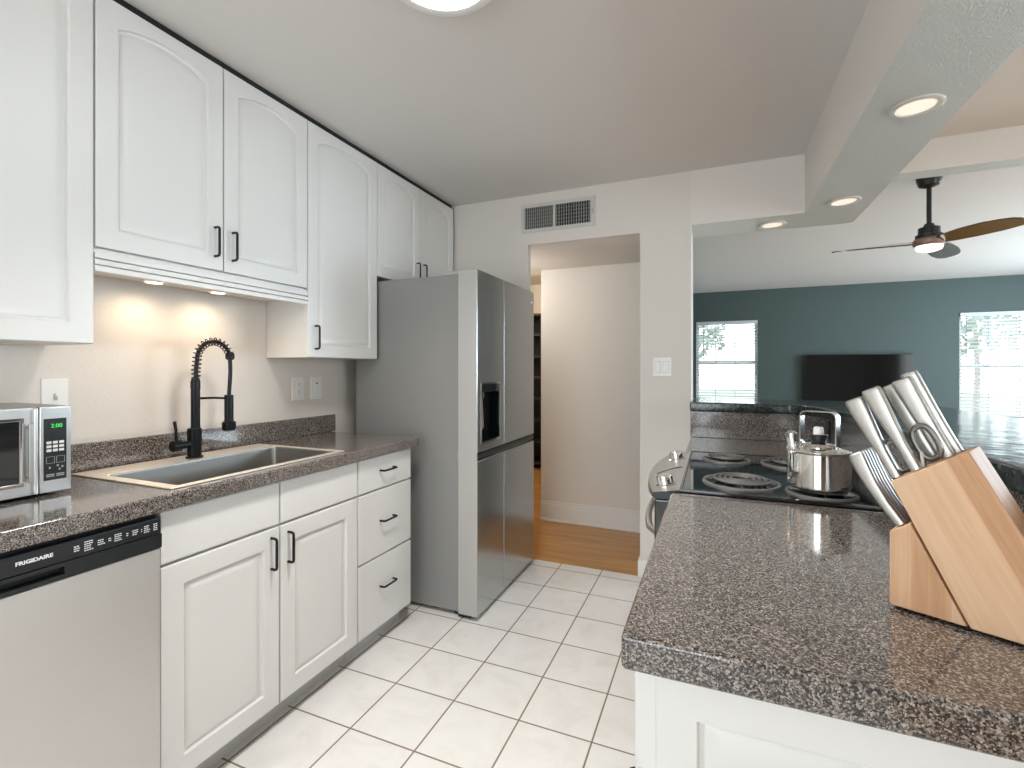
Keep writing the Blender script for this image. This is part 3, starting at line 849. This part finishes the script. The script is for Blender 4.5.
# ------------------------------------------------------------------ air vent over the passage
t = thing('air_vent', 'white two section supply register on the far wall above the passage', 'vent', (-0.937, 3.0, 2.25))
vx0, vx1, vz0, vz1 = -1.185, -0.688, 2.157, 2.345
mid = -0.955
b = bmesh.new(); cells(b, [vx0, vx0 + 0.025, mid - 0.008, mid + 0.008, vx1 - 0.03, vx1], [vz0, vz0 + 0.024, vz1 - 0.024, vz1], {(1, 1), (3, 1)}, 0.0, 0.010, fF)
bevel_sharp(b, 0.002)
obj('frame', b, principled('vent enamel', (0.58, 0.57, 0.54), 0.4), t, True)
obj('duct', nb(vx0 + 0.02, vx1 - 0.02, 2.9975, 2.9992, vz0 + 0.02, vz1 - 0.02), M['darkgap'], t)
for a, c, ang in ((vx0 + 0.025, mid - 0.008, 0.25), (mid + 0.008, vx1 - 0.03, -0.5)):
    b = bmesh.new(); n = 14
    for i in range(n):
        x = a + (c - a) * (i + 0.5) / n; h = 0.0068
        dx, dy = h * math.sin(ang), h * math.cos(ang)
        prism(b, [(x - dx - 0.0007, 2.9945 - dy), (x - dx + 0.0007, 2.9945 - dy), (x + dx + 0.0007, 2.9945 + dy * 0.2), (x + dx - 0.0007, 2.9945 + dy * 0.2)], XYZ, vz0 + 0.024, vz1 - 0.024)
    for k in range(1, 6):
        z = vz0 + 0.024 + (vz1 - vz0 - 0.048) * k / 6
        box(b, a, c, 2.9962, 2.9970, z - 0.001, z + 0.001)
    obj('louvers', b, M['plateline'], t)
obj('lever', nb(vx1 - 0.018, vx1 - 0.012, 2.978, 2.990, 2.235, 2.265, 0.001), M['plateline'], t)

# ------------------------------------------------------------------ lamps in ceilings
t = thing('ceiling_light', 'round lit flush mount light on the kitchen ceiling', 'ceiling light', (-0.705, 1.168, 2.41))
obj('base', lathe(bmesh.new(), [(0, 2.4095), (0.172, 2.4095), (0.176, 2.385), (0.172, 2.362), (0.160, 2.356), (0.140, 2.358), (0.140, 2.37), (0, 2.37)], (-0.705, 1.168, 0), 48), M['plate'], t, True)
d = bpy.data.lights.new('ceiling_glow', 'AREA'); d.shape = 'DISK'; d.size = 0.26; d.energy = 13.5; d.spread = math.radians(112); d.color = (1.0, 0.97, 0.93)
l = bpy.data.objects.new('ceiling_glow', d); COL.objects.link(l); l.parent = t; l.location = (0, 0, -0.068)
obj('diffuser', lathe(bmesh.new(), [(0, 2.368), (0.139, 2.368), (0.139, 2.360), (0.12, 2.352), (0.06, 2.346), (0, 2.345)], (-0.705, 1.168, 0), 48), M['lamp'], t, True)

def downlight(label, x, y):
    t = thing('downlight', label, 'downlight', (x, y, 2.095), 'recessed lights in the soffit')
    obj('trim_ring', lathe(bmesh.new(), [(0.058, 2.0945), (0.072, 2.0945), (0.073, 2.091), (0.066, 2.087), (0.054, 2.0885), (0.051, 2.0925), (0.058, 2.0945)], (x, y, 0), 36), M['plate'], t, True)
    obj('lens', lathe(bmesh.new(), [(0, 2.0944), (0.052, 2.0944), (0.050, 2.0915), (0, 2.0905)], (x, y, 0), 32), M['can'], t, True)
downlight('recessed downlight in the beam, the one nearest the peninsula end', 0.597, 1.925)
downlight('recessed downlight at the far end of the beam', 0.600, 2.868)
downlight('recessed downlight in the lintel above the bar, left of the beam', 0.312, 3.17)

# ------------------------------------------------------------------ peninsula
t = thing('base_cabinet', 'white end panelled base cabinet under the near end of the peninsula', 'cabinet', (0.2, 1.0, 0))
PX0, PX1, PY0, PY1 = -0.082, 0.484, 0.660, 1.396
obj('body', nb(PX0, PX1, PY0, PY1, 0.10, 0.868), M['white'], t)
obj('toe_kick', nb(PX0 + 0.05, PX1, PY0 + 0.01, PY1, 0.0, 0.10), M['kick'], t)
fN = lambda u, v, w: (u, PY0 - w, v)
obj('end_panel', panel_door(bmesh.new(), PX0 + 0.012, PX1, 0.09, 0.862, 0.016, fN, 0.050), M['white'], t, True)
fW = lambda u, v, w: (PX0 - w, u, v)
obj('drawer', slab_front(bmesh.new(), PY0 + 0.006, PY1 - 0.004, 0.716, 0.862, 0.018, fW), M['white'], t, True)
d = obj('door', panel_door(bmesh.new(), PY0 + 0.006, 1.03, 0.092, 0.708, 0.018, fW), M['white'], t, True)
obj('handle', pull(bmesh.new(), (0.722, 0.612), 0.105, lambda u, v, w: (PX0 - 0.018 - w, u, v), True, 0.0047, 0.013), M['black'], d, True)['label'] = 'black bar handle'
d = obj('door', panel_door(bmesh.new(), 1.034, PY1 - 0.004, 0.092, 0.708, 0.018, fW), M['white'], t, True)
obj('handle', pull(bmesh.new(), (1.34, 0.630), 0.105, lambda u, v, w: (PX0 - 0.018 - w, u, v)), M['black'], d, True)['label'] = 'black bar handle'
t = thing('base_cabinet', 'white base cabinet beyond the range below the bar', 'cabinet', (0.2, 2.3, 0))
obj('body', nb(PX0, PX1, 2.082, 2.58, 0.10, 0.868), M['white'], t)
obj('door', panel_door(bmesh.new(), 2.088, 2.575, 0.092, 0.862, 0.018, fW), M['white'], t, True)
obj('toe_kick', nb(PX0 + 0.05, PX1, 2.082, 2.58, 0.0, 0.10), M['kick'], t)

t = thing('countertop', 'speckled grey peninsula countertop under the kettle and the knife block', 'countertop', (0.2, 1.0, 0.868))
b = bmesh.new()
cells(b, [-0.110, 0.448, 0.485], [0.620, 1.398, 2.080, 2.584], {(0, 1)}, 0.868, 0.914, XYZ)
bevel_sharp(b, 0.007, 3)
obj('worktop', b, M['granite'], t, True)
b = bmesh.new(); box(b, -0.110, 0.485, 2.585, 2.599, 0.9145, 1.044, 0.002); box(b, 0.486, 0.499, 0.62, 2.599, 0.868, 1.044, 0.002)
obj('backsplash', b, M['granite'], t, True)
b = bmesh.new(); prism(b, [(-0.108, 2.60), (0.50, 2.60), (0.50, 0.62), (0.62, 0.62), (0.62, 2.75), (-0.108, 2.75)], XYZ, 0.0, 1.044)
struct('wall_bar', b, M['wall'])
# raised bar ledge
poly = [(-0.112, 2.56)] + [(0.465 - 0.15 + 0.15 * math.sin(PI / 2 * i / 14), 2.56 - 0.55 + 0.55 * math.cos(PI / 2 * i / 14)) for i in range(15)] + [(0.465, 0.42), (0.93, 0.42)] + arc_pts(0.93 - 0.32, 2.97 - 0.32, 0.32, 0, PI / 2, 12) + [(-0.112, 2.97)]
b = bmesh.new(); prism(b, poly, XYZ, 1.0445, 1.090, 0.008)
tag(obj('bar_top', b, M['bartop'], None, True), 'dark polished raised bar ledge wrapping behind the range and knife block', 'bar counter')

# ------------------------------------------------------------------ range
t = thing('range', 'electric coil range with black glass top set into the peninsula', 'stove', (0.17, 1.74, 0))
RY0, RY1 = 1.402, 2.076
obj('body', nb(-0.105, 0.444, RY0, RY1, 0.03, 0.905), M['dark'], t)
b = nb(-0.084, 0.4475, RY0 - 0.003, RY1 + 0.003, 0.9145, 0.922, 0.003)
ct = obj('cooktop', b, M['glassblack'], t, True)
b = bmesh.new(); cells(b, [-0.088, -0.080, 0.441, 0.449], [RY0 - 0.005, RY0 + 0.004, RY1 - 0.004, RY1 + 0.005], {(1, 1)}, 0.9146, 0.9245, XYZ); bevel_sharp(b, 0.002)
obj('cooktop_trim', b, M['glassblack'], t, True)
def burner(x, y, r):
    b = lathe(bmesh.new(), [(r * 0.93, 0.9228), (r * 0.945, 0.9265), (r * 0.98, 0.928), (r * 1.03, 0.927), (r * 1.05, 0.9222)], (x, y, 0), 40)
    p = obj('burner', b, M['coil'], t, True)
    obj('drip_bowl', lathe(bmesh.new(), [(0, 0.9226), (r * 0.3, 0.9226), (r * 0.86, 0.9232), (r * 0.945, 0.9262)], (x, y, 0), 40), M['glassblack'], p, True)
    b = bmesh.new(); turns = 4 if r > 0.095 else 3.5; pts = []
    n = int(turns * 28)
    for i in range(n + 1):
        a = 2 * PI * turns * i / n; rr = r * 0.20 + (r * 0.80 - r * 0.20) * i / n
        pts.append((x + rr * math.cos(a), y + rr * math.sin(a), 0.9345))
    tube(b, pts, 0.0040, 7)
    obj('coil', b, M['coil'], p, True)
    b = bmesh.new()
    for k in range(3):
        a = k * 2 * PI / 3 + 0.5
        tube(b, [(x + r * 0.12 * math.cos(a), y + r * 0.12 * math.sin(a), 0.9285), (x + r * 0.9 * math.cos(a), y + r * 0.9 * math.sin(a), 0.9285)], 0.0022, 5)
    obj('coil_support', b, M['coil'], p)
burner(0.072, 1.552, 0.100); burner(0.042, 1.925, 0.078); burner(0.250, 1.915, 0.094); burner(0.262, 1.500, 0.080)
# bowed front control deck
n = 14
outer = []
for i in range(n + 1):
    s = i / n; y = RY0 - 0.004 + (RY1 - RY0 + 0.008) * s
    outer.append((-0.158 - 0.040 * math.sin(PI * min(1, max(0, s))) ** 0.8, y))
b = bmesh.new()
za, zb = 0.921, 0.9085
top = [b.verts.new((x, y, zb)) for x, y in outer]; inn = [b.verts.new((-0.088, y, za)) for x, y in outer]
tb = [b.verts.new((x - 0.004, y, zb - 0.010)) for x, y in outer]
lo = [b.verts.new((x + 0.004, y, 0.892)) for x, y in outer]; li = [b.verts.new((-0.1105, y, 0.892)) for x, y in outer]; lj = [b.verts.new((-0.1105, y, 0.9155)) for x, y in outer]; lk = [b.verts.new((-0.088, y, 0.9155)) for x, y in outer]
rows = [inn, top, tb, lo, li, lj, lk]
for i in range(n):
    for A, C in zip(rows, rows[1:] + rows[:1]): b.faces.new((A[i], A[i + 1], C[i + 1], C[i]))
for f in (b.faces.new([r[0] for r in rows]), b.faces.new([r[-1] for r in rows][::-1])): f.material_index = 1
cp = obj('control_panel', b, [M['range'], M['dark']], t, True)
tl = Matrix.Rotation(math.radians(-10), 4, 'Y')
for x, y in ((-0.130, 1.475), (-0.128, 1.905)):
    k = obj('knob', lathe(bmesh.new(), [(0, 0), (0.028, 0), (0.028, 0.003), (0.0235, 0.006), (0.0225, 0.026), (0.018, 0.032), (0, 0.033)], (x, y, 0.9145), 24, mtx=tl), M['chrome'], cp, True)
b = bmesh.new(); prism(b, [(-0.176, 1.640), (-0.170, 1.632), (-0.128, 1.720), (-0.100, 1.735), (-0.100, 1.742), (-0.130, 1.728)], lambda a, c, w: (a, c, 0.9085 + (a + 0.178) * 0.14 + w), -0.001, 0.0022)
obj('panel_marking', b, M['dark'], cp)
od = obj('oven_door', nb(-0.155, -0.106, RY0 + 0.004, RY1 - 0.004, 0.16, 0.888, 0.006), M['glassblack'], t, True)
hp = []
for i in range(13):
    s = i / 12; hp.append((-0.158 - 0.042 * math.sin(PI * s) ** 0.6 if 0 < s < 1 else -0.150, RY0 + 0.03 + (RY1 - RY0 - 0.06) * s, 0.785))
obj('handle', tube(bmesh.new(), hp, 0.010, 10), M['knife'], od, True)
obj('drawer', nb(-0.150, -0.106, RY0 + 0.004, RY1 - 0.004, 0.035, 0.152, 0.005), M['dark'], t, True)

# ------------------------------------------------------------------ kettle
KX, KY, KZ = 0.256, 1.497, 0.9395
t = thing('kettle', 'polished steel stovetop kettle with arched handle on the near right coil', 'kettle', (KX, KY, KZ))
obj('body', lathe(bmesh.new(), [(0, 0), (0.067, 0), (0.072, 0.004), (0.073, 0.010), (0.073, 0.092), (0.0752, 0.095), (0.0752, 0.099), (0.072, 0.102), (0.042, 0.109), (0, 0.110)], (KX, KY, KZ), 48), M['chrome'], t, True)
ld = obj('lid', lathe(bmesh.new(), [(0, 0.1095), (0.040, 0.1095), (0.042, 0.113), (0.038, 0.117), (0.012, 0.120), (0, 0.120)], (KX, KY, KZ), 32), M['chrome'], t, True)
obj('lid_knob', lathe(bmesh.new(), [(0, 0.119), (0.014, 0.119), (0.0175, 0.122), (0.021, 0.138), (0.020, 0.140), (0, 0.140)], (KX, KY, KZ), 24), M['dark'], ld, True)
obj('knob_cap', lathe(bmesh.new(), [(0, 0.1395), (0.0125, 0.1395), (0.0120, 0.152), (0.0105, 0.159), (0, 0.160)], (KX, KY, KZ), 20), M['plate'], ld, True)
# strap handle: flat band in a plane across the view
hv = Vector((math.cos(YAW), math.sin(YAW), 0)); hw = Vector((-hv.y, hv.x, 0))
hd = Vector((math.cos(YAW - 0.95), math.sin(YAW - 0.95), 0)); hn = Vector((-hd.y, hd.x, 0))
kc = Vector((KX, KY, 0)) + hd * 0.002
prof = [(-0.043, 0.1075), (-0.043, 0.186), (-0.041, 0.194), (-0.035, 0.199), (-0.027, 0.2005), (0.027, 0.2005), (0.035, 0.199), (0.041, 0.194), (0.043, 0.186), (0.043, 0.1075)]
b = bmesh.new(); rows = []
for i, (s, z) in enumerate(prof):
    pa = Vector(prof[max(0, i - 1)]); pb = Vector(prof[min(len(prof) - 1, i + 1)]); tg = (pb - pa).normalized(); nr = Vector((-tg.y, tg.x))
    r_ = []
    for sgn, off in ((-1, 0.0014), (1, 0.0014), (1, -0.0014), (-1, -0.0014)):
        q = Vector((s, z)) + nr * off
        r_.append(b.verts.new(kc + hd * q.x + hn * 0.0125 * sgn + Vector((0, 0, KZ + q.y))))
    rows.append(r_)
for A, C in zip(rows, rows[1:]):
    for k in range(4): b.faces.new((A[k], A[(k + 1) % 4], C[(k + 1) % 4], C[k]))
b.faces.new(rows[0]); b.faces.new(rows[-1][::-1])
hnd = obj('handle', b, principled('brushed handle steel', (0.55, 0.55, 0.55), 0.25, 1.0), t, True)
b = bmesh.new()
for s in (-0.043, 0.043):
    c = kc + hd * s
    lathe(b, [(0, 0), (0.005, 0), (0.005, 0.004), (0, 0.006)], c + hn * -0.006 + Vector((0, 0, KZ + 0.107)), 10)
obj('rivet', b, M['chrome'], hnd, True)
# short spout with whistle on the left far side
sp0 = Vector((KX, KY, KZ)) - hv * 0.042 + hw * 0.040
obj('spout', tube(bmesh.new(), [sp0 + Vector((0, 0, 0.085)), sp0 - hv * 0.004 + Vector((0, 0, 0.112)), sp0 - hv * 0.007 + Vector((0, 0, 0.130))], [0.017, 0.014, 0.013], 16), M['chrome'], t, True)
obj('whistle', lathe(bmesh.new(), [(0, 0), (0.0145, 0), (0.0145, 0.010), (0.009, 0.016), (0, 0.018)], sp0 - hv * 0.007 + Vector((0, 0, 0.128)), 18), M['chrome'], t, True)
obj('rim_tab', lathe(bmesh.new(), [(0, -0.006), (0.006, -0.004), (0.007, 0), (0.006, 0.004), (0, 0.006)], Vector((KX, KY, KZ + 0.094)) - hv * 0.077 - hw * 0.01, 10), M['chrome'], t, True)

# ------------------------------------------------------------------ knife block and knives
AL = math.radians(62.2)
BD = Vector((math.sin(AL), -math.cos(AL), 0)); BN = Vector((math.cos(AL), math.sin(AL), 0)); BA = Vector((0.228, 0.835, 0.9146))
ROTB = math.atan2(BD.y, BD.x)
TH = 0.085
# local frame of the block: x along the long side, y across (away from the camera), z up
AXI = Vector((-0.435, 0, 0.900)).normalized(); AXQ = Vector((0.900, 0, 0.435)).normalized()
t = thing('knife_block', 'slanted light wood knife block standing on the near end of the peninsula', 'knife block', BA, rotz=ROTB)
def fk(a, c, w): return (a, w, c)
b = bmesh.new()
prism(b, [(0.0840, 0.004), (0.1965, 0.004), (0.0825, 0.231), (0.001, 0.178)], fk, 0.0, TH, 0.0025)
obj('main_body', b, blockwood('pale hardwood strips', math.atan2(0.435, 0.9)), t, True, True)
b = bmesh.new()
prism(b, [(0.0, 0.004), (0.0815, 0.004), (0.0235, 0.1245), (0.0, 0.108)], fk, 0.0015, TH - 0.0015, 0.0025)
obj('steak_knife_rack', b, blockwood('pale hardwood', 0.0), t, True, True)
b = bmesh.new()
for x in (0.02, 0.17):
    for y in (0.02, TH - 0.02): lathe(b, [(0, 0.0002), (0.006, 0.0002), (0.006, 0.0045), (0, 0.0045)], (x, y, 0), 10)
obj('feet', b, M['dark'], t, False, True)

def knife(label, base, axis, wide, length, w0, w1, th, group, name='knife', flare=1.0):
    """handle standing on the slot: base point in the block frame, axis up the handle, wide = direction of its width"""
    Rz = Matrix.Rotation(ROTB, 4, 'Z')
    loc = BA + (Rz @ base)
    k = thing(name, label, 'knife', loc, group, ROTB)
    thick = axis.cross(wide).normalized(); wide = thick.cross(axis).normalized()
    b = bmesh.new(); rows = []
    st = [(0.012, w0, th), (0.05, w0 * 0.98, th * 1.02), (0.30, w0 * 1.02, th * 1.08), (0.55, (w0 + w1) / 2 * 0.97, th * 1.1), (0.80, w1 * 0.94, th * 1.1), (0.94, w1, th * 1.1), (0.985, w1 * 0.96, th * 0.95), (1.0, w1 * 0.80, th * 0.6)]
    for s, w, h in st:
        bend = -0.0035 * math.sin(PI * s) * flare
        c = axis * (length * s) + wide * bend; ring = []
        for q in range(16):
            a = 2 * PI * q / 16; ca, sa = math.cos(a), math.sin(a)
            e = 0.55
            ring.append(b.verts.new(c + wide * (math.copysign(abs(ca) ** e, ca) * w / 2) + thick * (math.copysign(abs(sa) ** e, sa) * h / 2)))
        rows.append(ring)
    for A, C in zip(rows, rows[1:]):
        for q in range(16): b.faces.new((A[q], A[(q + 1) % 16], C[(q + 1) % 16], C[q]))
    b.faces.new(rows[0][::-1]); b.faces.new(rows[-1])
    obj('handle', b, M['knife'], k, True, True)
    b = bmesh.new(); 
    pts = [axis * 0.0006, axis * (length * 0.02)]
    tube(b, pts, w0 * 0.55, 12, sx=1.0, sy=th / w0, up=tuple(thick))
    obj('bolster', b, M['knife'], k, True, True)
    return k
S0 = Vector((0.001, 0, 0.178)); QD = Vector((0.0815, 0, 0.053)).normalized()
big = [(0.006, 0.018, 0.122, 0.0135, 0.0255, 'large satin steel knife handle at the left end of the block, front row'),
       (0.032, 0.018, 0.124, 0.0135, 0.0255, 'large satin steel knife handle in the front row between the scissor loops'),
       (0.019, 0.072, 0.106, 0.010, 0.015, 'slim steel knife handle behind the two front row handles'),
       (0.045, 0.072, 0.122, 0.015, 0.022, 'steel knife handle in the back row left of the broad beige reflecting one'),
       (0.064, 0.053, 0.120, 0.020, 0.027, 'broad steel knife handle next to the rightmost one, right of the scissors'),
       (0.073, 0.072, 0.126, 0.016, 0.022, 'rightmost steel knife handle at the high end of the block')]
for q, tt, ln, w0, w1, lab in big:
    knife(lab, S0 + QD * q + Vector((0, tt, 0)) + AXI * 0.0008, AXI, QD, ln, w0, w1, 0.014, 'kitchen knives in the block', flare=0.15)
SA = Vector((-0.50, 0, 0.866)).normalized(); SQ = Vector((0.866, 0, 0.50))
where = ['nearest the camera', 'second from the near side', 'third from the near side', 'fourth from the near side', 'fifth from the near side', 'farthest from the camera']
for i in range(6):
    knife('curved steak knife handle in the low wood rack, ' + where[i], Vector((0.0115, 0.010 + i * 0.0130, 0.1178)), SA, SQ, 0.108, 0.013, 0.021, 0.0105, 'steak knives in the low rack', 'steak_knife', 1.2)
# scissors: two loops above the slot
k = thing('kitchen_scissors', 'steel kitchen scissors with two finger loops showing among the knife handles', 'scissors', BA + Matrix.Rotation(ROTB, 4, 'Z') @ (S0 + QD * 0.0355 + Vector((0, 0.034, 0))), None, ROTB)
for sgn, rx, rz, q, hgt in ((-1, 0.0095, 0.022, -0.0165, 0.027), (1, 0.0125, 0.023, 0.0185, 0.029)):
    pts = []
    for i in range(28):
        a = 2 * PI * i / 28; e = 0.8 if sgn > 0 else 0.5
        ca, sa = math.cos(a), math.sin(a)
        pts.append(QD * (q + math.copysign(abs(ca) ** e, ca) * rx) + AXI * (hgt + math.copysign(abs(sa) ** e, sa) * rz) + Vector((0, 0.003 * sgn, 0)))
    o = obj('finger_loop', tube(bmesh.new(), pts, 0.0038, 8, closed=True), M['loop'], k, True, True)
b = bmesh.new(); tube(b, [AXI * 0.001, QD * -0.008 + AXI * 0.02 + Vector((0, -0.003, 0))], 0.005, 8); tube(b, [AXI * 0.001, QD * 0.007 + AXI * 0.02 + Vector((0, 0.003, 0))], 0.005, 8)
obj('shank', b, M['knife'], k, True, True)

# ------------------------------------------------------------------ living room things
t = thing('television', 'flat black wall mounted television between the living room windows', 'television', (1.76, 7.8, 1.15))
obj('cabinet', nb(1.157, 2.362, 7.715, 7.765, 0.785, 1.462, 0.006), M['dark'], t, True)
obj('screen', nb(1.166, 2.353, 7.7135, 7.716, 0.797, 1.453), principled('dark screen glass', (0.004, 0.005, 0.006), 0.06, 0, 0, 0.3), t)
obj('wall_mount', nb(1.55, 1.97, 7.765, 7.7995, 0.95, 1.3), M['dark'], t)

FXc, FYc = 1.184, 3.62
t = thing('ceiling_fan', 'dark three blade ceiling fan with a white light in the living room', 'ceiling fan', (FXc, FYc, 2.41))
obj('canopy', lathe(bmesh.new(), [(0, 2.4095), (0.062, 2.4095), (0.062, 2.385), (0.050, 2.350), (0.020, 2.338), (0, 2.338)], (FXc, FYc, 0), 28), M['dark'], t, True)
obj('downrod', tube(bmesh.new(), [(FXc, FYc, 2.34), (FXc, FYc, 2.115)], 0.0125, 12), M['dark'], t, True)
obj('motor', lathe(bmesh.new(), [(0, 2.125), (0.022, 2.122), (0.030, 2.102), (0.052, 2.098), (0.054, 2.060), (0.066, 2.056), (0.066, 2.030), (0, 2.028)], (FXc, FYc, 0), 32), M['dark'], t, True)
obj('hub', lathe(bmesh.new(), [(0, 2.034), (0.072, 2.032), (0.080, 2.020), (0.078, 2.000), (0.066, 1.990), (0, 1.990)], (FXc, FYc, 0), 32), principled('copper hub', (0.30, 0.20, 0.15), 0.35, 0.3), t, True)
obj('light', lathe(bmesh.new(), [(0, 1.9905), (0.064, 1.9905), (0.066, 1.984), (0.060, 1.968), (0.035, 1.958), (0, 1.956)], (FXc, FYc, 0), 32), M['fanlamp'], t, True)
for k in range(3):
    ang = math.radians(33 + 120 * k) + YAW
    b = bmesh.new(); rows = []
    for s, w, pitch, dz in ((0.06, 0.030, 22, 0), (0.12, 0.045, 20, 0), (0.22, 0.062, 16, -0.002), (0.34, 0.070, 13, -0.006), (0.43, 0.062, 11, -0.010), (0.475, 0.045, 10, -0.012), (0.492, 0.018, 10, -0.013)):
        p = -math.radians(pitch); row = []
        for u_, h in ((-1, -1), (1, -1), (1, 1), (-1, 1)):
            y = u_ * w; z = h * 0.004
            v = Vector((s, y * math.cos(p) - z * math.sin(p) + s * 0.06, y * math.sin(p) + z * math.cos(p) + dz))
            v.rotate(Matrix.Rotation(ang, 3, 'Z')); row.append(b.verts.new(v + Vector((FXc, FYc, 2.012))))
        rows.append(row)
    for A, C in zip(rows, rows[1:]):
        for q in range(4): b.faces.new((A[q], A[(q + 1) % 4], C[(q + 1) % 4], C[q]))
    b.faces.new(rows[0]); b.faces.new(rows[-1][::-1])
    obj('blade', b, M['fanwood'], t, True)

# dark bookcase in the room beyond the passage
t = thing('bookcase', 'tall dark shelf unit in the warm lit room beyond the passage', 'bookcase', (-2.2, 6.0, 0))
b = bmesh.new()
box(b, -2.95, -2.92, 5.72, 6.18, 0, 1.93); box(b, -1.50, -1.47, 5.72, 6.18, 0, 1.93); box(b, -2.92, -1.50, 6.15, 6.18, 0, 1.93); box(b, -2.95, -1.47, 5.70, 6.18, 1.93, 1.96, 0.003)
obj('carcass', b, M['bookdark'], t)
for i in range(7):
    z = 0.06 + i * 0.27
    obj('shelf', nb(-2.92, -1.50, 5.725, 6.15, z, z + 0.022), principled('worn shelf edge', (0.035, 0.025, 0.018), 0.5) if i == 0 else bpy.data.materials['worn shelf edge'], t)
d = bpy.data.lights.new('back_room_lamp', 'POINT'); d.energy = 22; d.color = (1.0, 0.80, 0.55); d.shadow_soft_size = 0.12
l = bpy.data.objects.new('back_room_lamp', d); COL.objects.link(l); l.location = (-2.1, 4.9, 2.25)
d = bpy.data.lights.new('hall_fill_light', 'POINT'); d.energy = 8.0; d.color = (1.0, 0.96, 0.91); d.shadow_soft_size = 0.1  # unseen point light without a fitting, added to brighten the hall wall
l = bpy.data.objects.new('hall_fill_light', d); COL.objects.link(l); l.location = (-1.62, 3.42, 1.9)
